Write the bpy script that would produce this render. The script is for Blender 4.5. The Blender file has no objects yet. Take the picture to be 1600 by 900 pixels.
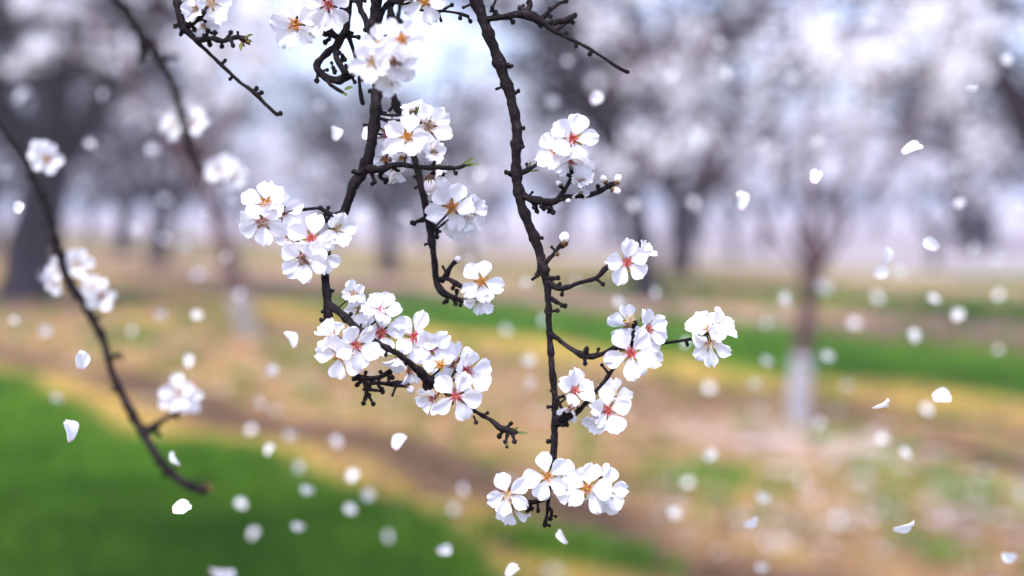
import bpy, math, random
import numpy as np
from mathutils import Vector, Matrix, noise as mnoise

# ------------------------------------------------------------------ camera, sky, sun, exposure
scene = bpy.context.scene
COL = scene.collection
CAM_H, PITCH, FPX = 1.30, math.radians(3.22), 50.0 / 36.0 * 1600.0
FOCUS = 0.89
cam_data = bpy.data.cameras.new('camera')
cam = bpy.data.objects.new('camera', cam_data)
COL.objects.link(cam)
cam.location = (0, 0, CAM_H)
cam.rotation_euler = (math.pi / 2 - PITCH, 0, 0)
cam_data.lens = 50.0
cam_data.sensor_width = 36.0
cam_data.clip_start = 0.02
cam_data.clip_end = 2000.0
cam_data.dof.use_dof = True
cam_data.dof.focus_distance = FOCUS
cam_data.dof.aperture_fstop = 2.7
cam_data.dof.aperture_blades = 0
scene.camera = cam

SUN_ELEV, SUN_AZ = math.radians(58), math.radians(205)      # azimuth from +Y clockwise: behind the camera
world = bpy.data.worlds.new('World')
scene.world = world
world.use_nodes = True
wn, wl = world.node_tree.nodes, world.node_tree.links
bg = wn['Background']
sky = wn.new('ShaderNodeTexSky')
sky.sky_type = 'NISHITA'
sky.sun_disc = False
sky.sun_elevation = SUN_ELEV
sky.sun_rotation = SUN_AZ
sky.air_density = 1.0
sky.dust_density = 4.0
sky.ozone_density = 1.5
hs = wn.new('ShaderNodeHueSaturation')                       # thin even overcast: the blue washed out to lilac white
hs.inputs['Saturation'].default_value = 0.62
tint = wn.new('ShaderNodeMixRGB')
tint.blend_type = 'MULTIPLY'
tint.inputs[0].default_value = 1.0
tint.inputs[2].default_value = (0.87, 0.925, 1.20, 1)
wl.new(sky.outputs[0], hs.inputs['Color'])
wl.new(hs.outputs[0], tint.inputs[1])
wl.new(tint.outputs[0], bg.inputs[0])
bg.inputs[1].default_value = 0.15

sun_data = bpy.data.lights.new('sun', 'SUN')
sun_data.energy = 1.65
sun_data.angle = math.radians(14)
sun_data.color = (1.0, 0.935, 0.83)
sun = bpy.data.objects.new('sun', sun_data)
COL.objects.link(sun)
sd = Vector((math.sin(SUN_AZ) * math.cos(SUN_ELEV), math.cos(SUN_AZ) * math.cos(SUN_ELEV), math.sin(SUN_ELEV)))
sun.rotation_euler = (-sd).to_track_quat('-Z', 'Y').to_euler()

scene.view_settings.view_transform = 'Standard'
scene.view_settings.look = 'None'
scene.view_settings.gamma = 1.0
scene.view_settings.exposure = 1.6
HAZE = 0.0022
scene.cycles.use_denoising = True
scene.cycles.max_bounces = 8
scene.cycles.diffuse_bounces = 5
scene.cycles.transmission_bounces = 3

# ------------------------------------------------------------------ helpers
rng = random.Random(7)
FWD = Vector((0, math.cos(PITCH), -math.sin(PITCH)))
UP = Vector((0, math.sin(PITCH), math.cos(PITCH)))
RIGHT = Vector((1, 0, 0))
CAMLOC = Vector((0, 0, CAM_H))


def P(px, py, d):
    """a place D metres in front of the viewer"""
    return CAMLOC + FWD * d + RIGHT * ((px - 800) / FPX * d) + UP * ((450 - py) / FPX * d)


def G(px, py):
    """the place on the ground seen there"""
    v = FWD + RIGHT * ((px - 800) / FPX) + UP * ((450 - py) / FPX)
    return CAMLOC + v * (CAM_H / -v.z)


RN, RU = np.array((0.819, 0.574)), np.array((0.574, -0.819))   # across and along the orchard rows


def row_xy(n, s):
    return RN * n + RU * s


class MB:
    """collects pieces, builds ONE mesh"""
    def __init__(self):
        self.v, self.f, self.m, self.n, self.uv = [], [], [], 0, []

    def add(self, verts, faces, mi=0, uv=None):
        self.v.append(np.asarray(verts, dtype=float))
        self.f += [tuple(i + self.n for i in f) for f in faces]
        self.m += [mi] * len(faces)
        self.uv.append(np.asarray(uv, dtype=float) if uv is not None else np.zeros((len(verts), 2)))
        self.n += len(verts)

    def mesh(self, name, mats, smooth=True):
        me = bpy.data.meshes.new(name)
        v = np.concatenate(self.v) if self.v else np.zeros((0, 3))
        me.from_pydata(v.tolist(), [], self.f)
        for m in mats:
            me.materials.append(m)
        me.polygons.foreach_set('material_index', self.m)
        me.polygons.foreach_set('use_smooth', [smooth] * len(self.f))
        uvl = me.uv_layers.new(name='UVMap')
        allv = np.concatenate(self.uv)
        idx = np.empty(len(me.loops), dtype=np.int32)
        me.loops.foreach_get('vertex_index', idx)
        uvl.data.foreach_set('uv', allv[idx].ravel())
        me.update()
        return me


def link(name, data, parent=None, mat=None):
    o = bpy.data.objects.new(name, data)
    COL.objects.link(o)
    if parent is not None:
        o.parent = parent
    if mat is not None:
        o.matrix_local = mat
    return o


def tag(o, label=None, cat=None, group=None, kind=None):
    if label: o['label'] = label
    if cat: o['category'] = cat
    if group: o['group'] = group
    if kind: o['kind'] = kind
    return o


def smooth_path(pts, step):
    """Catmull-Rom through pts (rows x,y,z,r), resampled"""
    pts = np.asarray(pts, dtype=float)
    if len(pts) == 2:
        L = np.linalg.norm(pts[1, :3] - pts[0, :3])
        n = max(2, int(L / step) + 1)
        t = np.linspace(0, 1, n)[:, None]
        return pts[0] * (1 - t) + pts[1] * t
    out = []
    ext = np.vstack([2 * pts[0] - pts[1], pts, 2 * pts[-1] - pts[-2]])
    for i in range(1, len(ext) - 2):
        p0, p1, p2, p3 = ext[i - 1:i + 3]
        n = max(2, int(np.linalg.norm(p2[:3] - p1[:3]) / step))
        for k in range(n):
            t = k / n
            out.append(0.5 * ((2 * p1) + (-p0 + p2) * t + (2 * p0 - 5 * p1 + 4 * p2 - p3) * t * t + (-p0 + 3 * p1 - 3 * p2 + p3) * t ** 3))
    out.append(pts[-1])
    a = np.array(out)
    a[:, 3] = np.maximum(a[:, 3], 1e-5)
    return a


def tube(path, sides, rough=0.0, freq=1.0, seed=0.0, round_end=True):
    """verts, faces of a tapered tube along path rows (x,y,z,r), its radius uneven by ROUGH"""
    P3, R = path[:, :3], path[:, 3]
    n = len(path)
    T = np.gradient(P3, axis=0)
    T /= np.maximum(np.linalg.norm(T, axis=1), 1e-9)[:, None]
    ref = np.array((0.31, 0.87, 0.38)) if abs(T[0] @ np.array((0.31, 0.87, 0.38))) < 0.9 else np.array((1.0, 0, 0))
    A = np.cross(T, ref)
    A /= np.maximum(np.linalg.norm(A, axis=1), 1e-9)[:, None]
    B = np.cross(T, A)
    th = np.arange(sides) * 2 * math.pi / sides
    ring = A[:, None, :] * np.cos(th)[None, :, None] + B[:, None, :] * np.sin(th)[None, :, None]
    rad = np.repeat(R[:, None], sides, 1)
    if rough:
        for i in range(n):
            for j in range(sides):
                q = (Vector(P3[i]) + Vector(ring[i, j]) * R[i]) * freq + Vector((seed, 0, 0))
                rad[i, j] *= 1 + rough * (mnoise.noise(q) + 0.5 * mnoise.noise(q * 2.7))
    V = P3[:, None, :] + ring * rad[:, :, None]
    verts = V.reshape(-1, 3)
    faces = []
    for i in range(n - 1):
        for j in range(sides):
            k = (j + 1) % sides
            faces.append((i * sides + j, i * sides + k, (i + 1) * sides + k, (i + 1) * sides + j))
    verts = np.vstack([verts, P3[0] - T[0] * R[0] * 0.3, P3[-1] + T[-1] * R[-1] * (0.7 if round_end else 0.1)])
    b, e = n * sides, n * sides + 1
    for j in range(sides):
        k = (j + 1) % sides
        faces.append((b, k, j))
        faces.append((e, (n - 1) * sides + j, (n - 1) * sides + k))
    return verts, faces


def ball(c, r, seg=8, rings=5, squash=(1, 1, 1), rough=0.0):
    v, f = [], []
    for i in range(1, rings):
        a = math.pi * i / rings
        for j in range(seg):
            b = 2 * math.pi * j / seg
            q = np.array((math.sin(a) * math.cos(b), math.sin(a) * math.sin(b), math.cos(a)))
            k = 1 + rough * mnoise.noise(Vector(q * 2 + np.asarray(c) * 900))
            v.append(np.asarray(c) + q * r * k * np.array(squash))
    top, bot = len(v), len(v) + 1
    v += [np.asarray(c) + np.array((0, 0, r * squash[2])), np.asarray(c) - np.array((0, 0, r * squash[2]))]
    for i in range(rings - 2):
        for j in range(seg):
            k = (j + 1) % seg
            f.append((i * seg + j, (i + 1) * seg + j, (i + 1) * seg + k, i * seg + k))
    for j in range(seg):
        k = (j + 1) % seg
        f.append((top, j, k))
        f.append((bot, (rings - 2) * seg + k, (rings - 2) * seg + j))
    return v, f


# ------------------------------------------------------------------ materials
class NT:
    def __init__(self, name):
        self.m = bpy.data.materials.new(name)
        self.m.use_nodes = True
        self.t = self.m.node_tree
        self.n, self.l = self.t.nodes, self.t.links
        self.b = self.n['Principled BSDF']
        self.out = self.n['Material Output']

    def node(self, typ, **kw):
        x = self.n.new(typ)
        for k, v in kw.items():
            if k.startswith('i_'):
                x.inputs[int(k[2:])].default_value = v
            else:
                setattr(x, k, v)
        return x

    def noise(self, scale, detail=4, rough=0.55, coord='Object', dist=0.0, vec=None):
        if vec is None:
            vec = self.node('ShaderNodeTexCoord').outputs[coord]
        t = self.node('ShaderNodeTexNoise')
        t.inputs['Scale'].default_value = scale
        t.inputs['Detail'].default_value = detail
        t.inputs['Roughness'].default_value = rough
        t.inputs['Distortion'].default_value = dist
        self.l.new(vec, t.inputs['Vector'])
        return t.outputs['Fac']

    def ramp(self, fac, stops):
        r = self.node('ShaderNodeValToRGB')
        e = r.color_ramp.elements
        while len(e) < len(stops):
            e.new(0.5)
        for k, (p, c) in enumerate(stops):
            e[k].position = p
            e[k].color = (*c, 1) if len(c) == 3 else c
        self.l.new(fac, r.inputs[0])
        return r.outputs[0]

    def mix(self, fac, a, b, blend='MIX'):
        x = self.node('ShaderNodeMixRGB', blend_type=blend)
        for k, s in ((0, fac), (1, a), (2, b)):
            if isinstance(s, (int, float)):
                x.inputs[k].default_value = s
            elif isinstance(s, tuple):
                x.inputs[k].default_value = (*s, 1)
            else:
                self.l.new(s, x.inputs[k])
        return x.outputs[0]

    def color(self, s):
        self.l.new(s, self.b.inputs['Base Color'])

    def bump(self, fac, strength, dist):
        x = self.node('ShaderNodeBump')
        x.inputs['Strength'].default_value = strength
        x.inputs['Distance'].default_value = dist
        self.l.new(fac, x.inputs['Height'])
        self.l.new(x.outputs[0], self.b.inputs['Normal'])

    def translucent(self, col, w):
        tr = self.node('ShaderNodeBsdfTranslucent')
        self.l.new(col, tr.inputs[0])
        ms = self.node('ShaderNodeMixShader')
        ms.inputs[0].default_value = w
        self.l.new(self.b.outputs[0], ms.inputs[1])
        self.l.new(tr.outputs[0], ms.inputs[2])
        self.l.new(ms.outputs[0], self.out.inputs[0])


def petal_material(name, base, throat, reach):
    """white petal, pink at the claw, faint veins along its length"""
    t = NT(name)
    uv = t.node('ShaderNodeTexCoord').outputs['UV']
    sep = t.node('ShaderNodeSeparateXYZ')
    t.l.new(uv, sep.inputs[0])
    mp = t.node('ShaderNodeMapping')
    mp.inputs['Scale'].default_value = (2.2, 24, 1)
    t.l.new(uv, mp.inputs[0])
    vein = t.noise(1.0, 3, 0.5, vec=mp.outputs[0])
    pale = t.ramp(vein, [(0.35, tuple(c * 0.93 for c in base)), (0.6, base)])
    f = t.ramp(sep.outputs[0], [(0.0, (1, 1, 1)), (reach * 0.45, (0.45, 0.45, 0.45)), (reach, (0, 0, 0))])
    c = t.mix(f, pale, throat)
    t.color(c)
    t.b.inputs['Roughness'].default_value = 0.62
    t.b.inputs['Specular IOR Level'].default_value = 0.25
    t.bump(vein, 0.5, 0.0006)
    t.translucent(c, 0.42)
    return t.m


def plain(name, c0, c1, scale, rough=0.7, bump=0.0, bdist=0.001, coord='Object', trans=0.0, spec=0.3):
    t = NT(name)
    f = t.noise(scale, 5, 0.6, coord)
    c = t.ramp(f, [(0.32, c0), (0.68, c1)])
    t.color(c)
    t.b.inputs['Roughness'].default_value = rough
    t.b.inputs['Specular IOR Level'].default_value = spec
    if bump:
        t.bump(f, bump, bdist)
    if trans:
        t.translucent(c, trans)
    return t.m


M_PETAL = petal_material('petal_white', (0.84, 0.83, 0.865), (0.82, 0.56, 0.66), 0.14)
M_PETAL_PINK = petal_material('petal_blush', (0.84, 0.825, 0.86), (0.68, 0.14, 0.31), 0.19)
M_PETAL_LOOSE = petal_material('petal_fallen', (0.90, 0.88, 0.90), (0.80, 0.42, 0.46), 0.14)
M_CUP = plain('flower_cup_crimson', (0.30, 0.012, 0.03), (0.48, 0.03, 0.075), 6, 0.5)
M_CUPG = plain('flower_cup_olive', (0.28, 0.12, 0.02), (0.42, 0.24, 0.04), 6, 0.5)
M_SEPAL = plain('sepal_olive', (0.10, 0.085, 0.012), (0.26, 0.19, 0.03), 5, 0.6, trans=0.2)
M_SEPALB = plain('sepal_russet', (0.05, 0.022, 0.014), (0.16, 0.07, 0.025), 5, 0.6)
M_FIL = plain('filament_pink', (0.42, 0.025, 0.06), (0.60, 0.10, 0.14), 5, 0.6, trans=0.3)
M_FILW = plain('filament_white', (0.82, 0.76, 0.76), (0.88, 0.84, 0.82), 5, 0.6, trans=0.3)
M_ANTH = plain('anther_orange', (0.46, 0.13, 0.012), (0.72, 0.36, 0.04), 30, 0.7)
M_ANTHR = plain('anther_red', (0.42, 0.02, 0.04), (0.74, 0.22, 0.10), 14, 0.7)
M_ANTHY = plain('anther_yellow', (0.66, 0.30, 0.03), (0.80, 0.48, 0.07), 30, 0.7)
M_ANTHB = plain('anther_brown', (0.20, 0.08, 0.03), (0.42, 0.19, 0.05), 30, 0.7)
M_PISTIL = plain('pistil_green', (0.45, 0.48, 0.10), (0.6, 0.6, 0.2), 10, 0.6)
M_LEAF = plain('young_leaf', (0.035, 0.06, 0.010), (0.10, 0.14, 0.022), 60, 0.5, trans=0.3)
M_BUD = plain('bud_white', (0.84, 0.72, 0.74), (0.88, 0.85, 0.86), 3, 0.6, trans=0.3)


def bark_material(name, dark, mid, light, scale, bdist):
    t = NT(name)
    f = t.noise(scale, 6, 0.65)
    g = t.noise(scale * 0.22, 3, 0.5)
    c = t.ramp(f, [(0.30, dark), (0.56, mid), (0.80, light)])
    c = t.mix(t.ramp(g, [(0.4, (0, 0, 0)), (0.7, (0.6, 0.6, 0.6))]), c, mid)
    w = t.node('ShaderNodeTexVoronoi')
    w.inputs['Scale'].default_value = scale * 0.9
    t.l.new(t.node('ShaderNodeTexCoord').outputs['Object'], w.inputs['Vector'])
    c = t.mix(t.ramp(w.outputs['Distance'], [(0.10, (0.7, 0.7, 0.7)), (0.26, (0, 0, 0))]), c, light)
    c = t.mix(t.ramp(t.noise(scale * 0.12, 4, 0.6), [(0.56, (0, 0, 0)), (0.70, (0.45, 0.45, 0.45))]), c, tuple(q * 1.25 for q in light))
    t.color(c)
    t.b.inputs['Roughness'].default_value = 0.8
    t.b.inputs['Specular IOR Level'].default_value = 0.15
    t.bump(f, 0.7, bdist)
    return t.m


M_BARK = bark_material('twig_bark', (0.0014, 0.0008, 0.0009), (0.0055, 0.0032, 0.0036), (0.052, 0.037, 0.041), 420, 0.0012)
M_TRUNK = bark_material('trunk_bark', (0.012, 0.0065, 0.008), (0.024, 0.014, 0.0175), (0.052, 0.035, 0.043), 14, 0.02)
M_TRUNK_RED = bark_material('young_trunk_bark', (0.045, 0.022, 0.022), (0.08, 0.042, 0.041), (0.13, 0.08, 0.076), 16, 0.01)
M_LIME = plain('limewash', (0.20, 0.195, 0.21), (0.32, 0.31, 0.33), 9, 0.9, 0.3, 0.005)
M_LIME_OLD = plain('limewash_worn', (0.13, 0.115, 0.10), (0.26, 0.24, 0.23), 9, 0.9, 0.3, 0.005)
M_BLOOM = plain('crown_bloom', (0.80, 0.79, 0.84), (0.90, 0.89, 0.92), 3, 0.7, trans=0.4)
M_CLOD = plain('soil_clod', (0.055, 0.030, 0.018), (0.24, 0.14, 0.07), 1.7, 0.95, 0.4, 0.01, spec=0.05)
M_BLADE = plain('grass_blade', (0.034, 0.105, 0.007), (0.105, 0.225, 0.014), 1.3, 0.8, trans=0.25, spec=0.03)


def ground_material():
    t = NT('orchard_soil')
    obj = t.node('ShaderNodeTexCoord').outputs['Object']

    def attr(n):
        a = t.node('ShaderNodeAttribute')
        a.attribute_name = n
        return a.outputs['Fac']
    fine = t.noise(38, 6, 0.65, vec=obj)
    mid = t.noise(4.5, 5, 0.6, vec=obj)
    big = t.noise(0.9, 3, 0.5, vec=obj)
    mids = t.ramp(t.noise(3.2, 3, 0.5, vec=obj), [(0.36, (0, 0, 0)), (0.62, (1, 1, 1))])
    earth = t.mix(mids, (0.130, 0.060, 0.024), (0.37, 0.205, 0.060))
    mp = t.node('ShaderNodeMapping')                        # long streaks drawn along the rows by wheels and water
    mp.inputs['Rotation'].default_value = (0, 0, math.radians(55))
    mp.inputs['Scale'].default_value = (0.45, 2.4, 1)
    t.l.new(obj, mp.inputs[0])
    streak = t.noise(1.3, 4, 0.6, vec=mp.outputs[0])
    earth = t.mix(t.ramp(streak, [(0.50, (0, 0, 0)), (0.66, (0.7, 0.7, 0.7))]), earth, (0.36, 0.235, 0.14))
    earth = t.mix(t.ramp(streak, [(0.32, (0.75, 0.75, 0.75)), (0.46, (0, 0, 0))]), earth, (0.17, 0.072, 0.042))
    earth = t.mix(t.ramp(fine, [(0.35, (0.75, 0.75, 0.75)), (0.65, (0, 0, 0))]), earth, (0.15, 0.095, 0.060))
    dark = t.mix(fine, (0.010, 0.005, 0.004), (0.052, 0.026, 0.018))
    straw = t.mix(mid, (0.26, 0.165, 0.022), (0.42, 0.28, 0.045))
    green = t.mix(fine, (0.034, 0.110, 0.006), (0.115, 0.28, 0.012))
    green = t.mix(t.ramp(big, [(0.42, (0, 0, 0)), (0.60, (0.9, 0.9, 0.9))]), green, (0.24, 0.30, 0.012))
    green = t.mix(t.ramp(t.noise(2.6, 3, 0.5, vec=obj), [(0.34, (0.7, 0.7, 0.7)), (0.52, (0, 0, 0))]), green, (0.022, 0.055, 0.006))
    litter = t.mix(fine, (0.36, 0.255, 0.20), (0.54, 0.45, 0.44))

    def soft(a, lo=0.15, hi=0.95):
        # ragged edge: the region's mask broken up by the soil's own grain
        x = t.node('ShaderNodeMath', operation='ADD')
        t.l.new(attr(a), x.inputs[0])
        y = t.node('ShaderNodeMath', operation='MULTIPLY_ADD', i_1=0.7, i_2=-0.35)
        t.l.new(mid, y.inputs[0])
        t.l.new(y.outputs[0], x.inputs[1])
        return t.ramp(x.outputs[0], [(lo, (0, 0, 0)), (hi, (1, 1, 1))])
    patch = t.noise(1.7, 4, 0.6, vec=obj, dist=0.6)
    earth = t.mix(t.ramp(patch, [(0.50, (0, 0, 0)), (0.70, (0.75, 0.75, 0.75))]), earth, (0.11, 0.10, 0.03))
    earth = t.mix(t.ramp(patch, [(0.28, (0.8, 0.8, 0.8)), (0.44, (0, 0, 0))]), earth, (0.10, 0.062, 0.045))
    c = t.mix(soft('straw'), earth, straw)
    c = t.mix(soft('dark_soil_shade'), c, dark)  # dark soil, and the near corner's shade as colour
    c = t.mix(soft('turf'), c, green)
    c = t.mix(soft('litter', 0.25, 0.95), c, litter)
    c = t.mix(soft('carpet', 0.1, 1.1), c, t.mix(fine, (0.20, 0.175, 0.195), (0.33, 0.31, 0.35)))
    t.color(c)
    t.b.inputs['Roughness'].default_value = 0.95
    t.b.inputs['Specular IOR Level'].default_value = 0.1
    t.bump(fine, 0.6, 0.02)
    return t.m


M_GROUND = ground_material()

# ------------------------------------------------------------------ ground
def sstep(x, a, b):
    t = np.clip((x - a) / (b - a), 0, 1)
    return t * t * (3 - 2 * t)


def band(n, a, b, w=0.25):
    return sstep(n, a - w, a + w) * (1 - sstep(n, b - w, b + w))


def blob(x, y, cx, cy, ra, rb, ang=-0.96):
    dx, dy = x - cx, y - cy
    u, v = dx * math.cos(ang) + dy * math.sin(ang), -dx * math.sin(ang) + dy * math.cos(ang)
    return 1 - sstep(np.sqrt((u / ra) ** 2 + (v / rb) ** 2), 0.1, 1.6)


def ground_masks(x, y):
    n = RN[0] * x + RN[1] * y
    s = RU[0] * x + RU[1] * y
    wob = 0.14 * np.sin(s * 1.3) + 0.09 * np.sin(s * 3.1 + 1) + 0.10 * np.sin(s * 0.47 + 2)
    n = n + wob
    turf = sstep(n, 0.9, 1.5) * (1 - sstep(n, 2.35, 3.35))
    straw = band(n, 2.85, 3.42, 0.35) * 0.8 + band(n, 3.9, 5.0, 0.5) * 0.30
    dark_soil_shade = band(n, 3.36, 3.92, 0.22) * 0.82 + (1 - sstep(n, 0.9, 1.5)) * (n > -1.5) * 1.0  # dark rut, then shade painted into the soil colour of the near corner
    litter = band(n, 4.2, 6.5, 0.5) * 0.16
    # second alley
    fade = sstep(s, -19, -13)
    turf = np.maximum(turf, band(n, 8.2, 10.5, 0.6) * (0.25 + 0.75 * fade))
    straw = np.maximum(straw, band(n, 7.3, 8.3, 0.4) * 0.8)
    dark_soil_shade = np.maximum(dark_soil_shade, band(n, 10.6, 11.6, 0.35) * 0.75)
    dark_soil_shade = np.maximum(dark_soil_shade, band(n, 6.6, 7.2, 0.3) * 0.35)
    litter = np.maximum(litter, band(n, 11.6, 13.6, 0.6) * 0.45)
    # further alleys, one every 6.4 m
    k = np.mod(n - 9.3 + 3.2, 6.4) - 3.2
    far = n > 13.2
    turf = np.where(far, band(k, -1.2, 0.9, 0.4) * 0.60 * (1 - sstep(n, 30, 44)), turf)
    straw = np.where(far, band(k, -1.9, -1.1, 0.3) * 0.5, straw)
    dark_soil_shade = np.where(far, band(k, 1.1, 1.9, 0.3) * 0.45 * (1 - sstep(n, 24, 32)), dark_soil_shade)
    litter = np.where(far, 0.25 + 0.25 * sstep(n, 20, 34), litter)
    # rows behind the viewer
    near = n < 0.0
    kk = np.mod(n - 2.4 + 3.2, 6.4) - 3.2
    turf = np.where(near, band(kk, -0.7, 0.7, 0.3), turf)
    # patches
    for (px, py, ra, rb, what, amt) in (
            (1080, 742, 0.55, 0.22, 'turf', 0.5), (1010, 752, 0.50, 0.20, 'dark_soil_shade', 0.75), (1490, 770, 0.85, 0.6, 'turf', 0.40), (1480, 800, 0.8, 0.5, 'dark_soil_shade', 0.42),
            (1540, 715, 0.9, 0.17, 'dark_soil_shade', 0.85), (1240, 690, 1.3, 0.6, 'litter', 0.58), (1060, 885, 0.6, 0.16, 'dark_soil_shade', 0.6),
            (1500, 830, 0.7, 0.3, 'dark_soil_shade', 0.55), (950, 880, 0.45, 0.16, 'turf', 0.55), (1380, 860, 0.7, 0.25, 'dark_soil_shade', 0.45),
            (190, 470, 3.0, 0.9, 'dark_soil_shade', 0.7), (330, 440, 4.0, 1.0, 'dark_soil_shade', 0.6), (260, 500, 1.6, 0.5, 'straw', 0.7),
            (1480, 530, 2.2, 0.8, 'dark_soil_shade', 0.5), (850, 860, 0.5, 0.2, 'turf', 0.6)):
        g = G(px, py)
        b = blob(x, y, g.x, g.y, ra, rb) * amt
        if what == 'turf':
            turf = np.maximum(turf, b); litter = litter * (1 - b)
        elif what == 'dark_soil_shade':
            dark_soil_shade = np.maximum(dark_soil_shade, b); litter = litter * (1 - b); turf = turf * (1 - b * 0.8)
        elif what == 'straw':
            straw = np.maximum(straw, b)
        else:
            litter = np.maximum(litter, b)
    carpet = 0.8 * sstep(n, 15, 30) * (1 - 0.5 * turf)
    return turf, straw, dark_soil_shade, litter, carpet


def ground_z(x, y):
    n = RN[0] * x + RN[1] * y
    s = RU[0] * x + RU[1] * y
    z = 0.018 * np.sin(n * 2.3 + 0.7 * np.sin(s * 0.9)) + 0.012 * np.sin(s * 2.1 + n) - 0.035 * np.exp(-((n - 3.6) / 0.16) ** 2)
    return z * np.exp(-np.hypot(x, y) / 45)


def build_ground():
    a = np.linspace(-1, 1, 241)
    ax = np.sinh(a * 5.2) / math.sinh(5.2) * 300
    b = np.linspace(-0.42, 1, 361)
    ay = np.sinh(b * 5.6) / math.sinh(5.6) * 420 + 3
    X, Y = np.meshgrid(ax, ay)
    Z = ground_z(X, Y)
    nx, ny = len(ax), len(ay)
    V = np.stack([X, Y, Z], -1).reshape(-1, 3)
    i = np.arange(nx * ny).reshape(ny, nx)
    F = np.stack([i[:-1, :-1], i[:-1, 1:], i[1:, 1:], i[1:, :-1]], -1).reshape(-1, 4)
    me = bpy.data.meshes.new('ground')
    me.from_pydata(V.tolist(), [], F.tolist())
    me.polygons.foreach_set('use_smooth', [True] * len(F))
    for nm, val in zip(('turf', 'straw', 'dark_soil_shade', 'litter', 'carpet'), ground_masks(V[:, 0], V[:, 1])):
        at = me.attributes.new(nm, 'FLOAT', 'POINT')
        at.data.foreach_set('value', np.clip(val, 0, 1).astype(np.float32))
    me.materials.append(M_GROUND)
    tag(link('ground', me), kind='structure')


build_ground()


def build_haze():
    """the moist spring air over the orchard: one closed box of thin even haze"""
    x, y0, y1, z0, z1 = 320, -300, 450, -1.3, 9.0
    V = [(sx, sy, sz) for sz in (z0, z1) for sy in (y0, y1) for sx in (-x, x)]
    F = [(0, 2, 3, 1), (4, 5, 7, 6), (0, 1, 5, 4), (2, 6, 7, 3), (0, 4, 6, 2), (1, 3, 7, 5)]
    me = bpy.data.meshes.new('haze')
    me.from_pydata(V, [], F)
    m = bpy.data.materials.new('air')
    m.use_nodes = True
    n, l = m.node_tree.nodes, m.node_tree.links
    n.remove(n['Principled BSDF'])
    v = n.new('ShaderNodeVolumePrincipled')
    v.inputs['Color'].default_value = (0.84, 0.88, 1.0, 1)
    v.inputs['Density'].default_value = HAZE
    v.inputs['Anisotropy'].default_value = 0.0
    l.new(v.outputs[0], n['Material Output'].inputs['Volume'])
    me.materials.append(m)
    tag(link('haze', me), kind='stuff')


build_haze()
nrng = np.random.default_rng(5)


def scatter_points(n, y0, y1, margin=1.1):
    """points on the ground, denser close by, over the wedge the view opens onto"""
    y = y0 * (y1 / y0) ** nrng.random(n)
    x = (nrng.random(n) * 2 - 1) * y * 0.36 * margin + 0
    return x, y


def build_grass():
    x, y = scatter_points(420000, 3.6, 26)
    tm = ground_masks(x, y)[0]
    keep = nrng.random(len(x)) < np.clip((tm - 0.25) * 1.5, 0, 1)
    x, y = x[keep][:70000], y[keep][:70000]
    # scattered weed tufts on the bare soil
    tx, ty = scatter_points(520, 4.6, 22)
    tn = RN[0] * tx + RN[1] * ty
    ok = ((tn > 3.9) & (tn < 7.6)) | (tn > 10.6)
    tx, ty = tx[ok], ty[ok]
    w = nrng.integers(0, len(tx), 4200)
    sp = (0.02 + 0.09 * nrng.random(len(tx)))[w]
    x = np.concatenate([x, tx[w] + nrng.normal(0, 1, len(w)) * sp])
    y = np.concatenate([y, ty[w] + nrng.normal(0, 1, len(w)) * sp])
    n = len(x)
    z = ground_z(x, y)
    h = (0.05 + 0.06 * nrng.random(n)) * np.where(y > 12, 1.3, 1)
    w = (0.004 + 0.003 * nrng.random(n)) * np.maximum(1, y / 7)
    az = nrng.random(n) * 6.283
    lean = 0.2 + 0.6 * nrng.random(n)
    dx, dy = np.cos(az), np.sin(az)
    base = np.stack([x, y, z - 0.004], -1)
    side = np.stack([-dy, dx, 0 * dx], -1) * w[:, None]
    midp = base + np.stack([dx * h * lean * 0.3, dy * h * lean * 0.3, h * 0.6], -1)
    tip = base + np.stack([dx * h * lean, dy * h * lean, h], -1)
    V = np.stack([base - side, base + side, midp + side * 0.7, midp - side * 0.7, tip], 1).reshape(-1, 3)
    k = (np.arange(n) * 5)[:, None]
    quads = (k + np.array([[0, 1, 2, 3]])).tolist()
    tris = (k + np.array([[3, 2, 4]])).tolist()
    me = bpy.data.meshes.new('grass')
    me.from_pydata(V.tolist(), [], quads + tris)
    me.materials.append(M_BLADE)
    tag(link('grass', me), 'short green grass growing in strips between the orchard rows', 'grass', kind='stuff')


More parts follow.
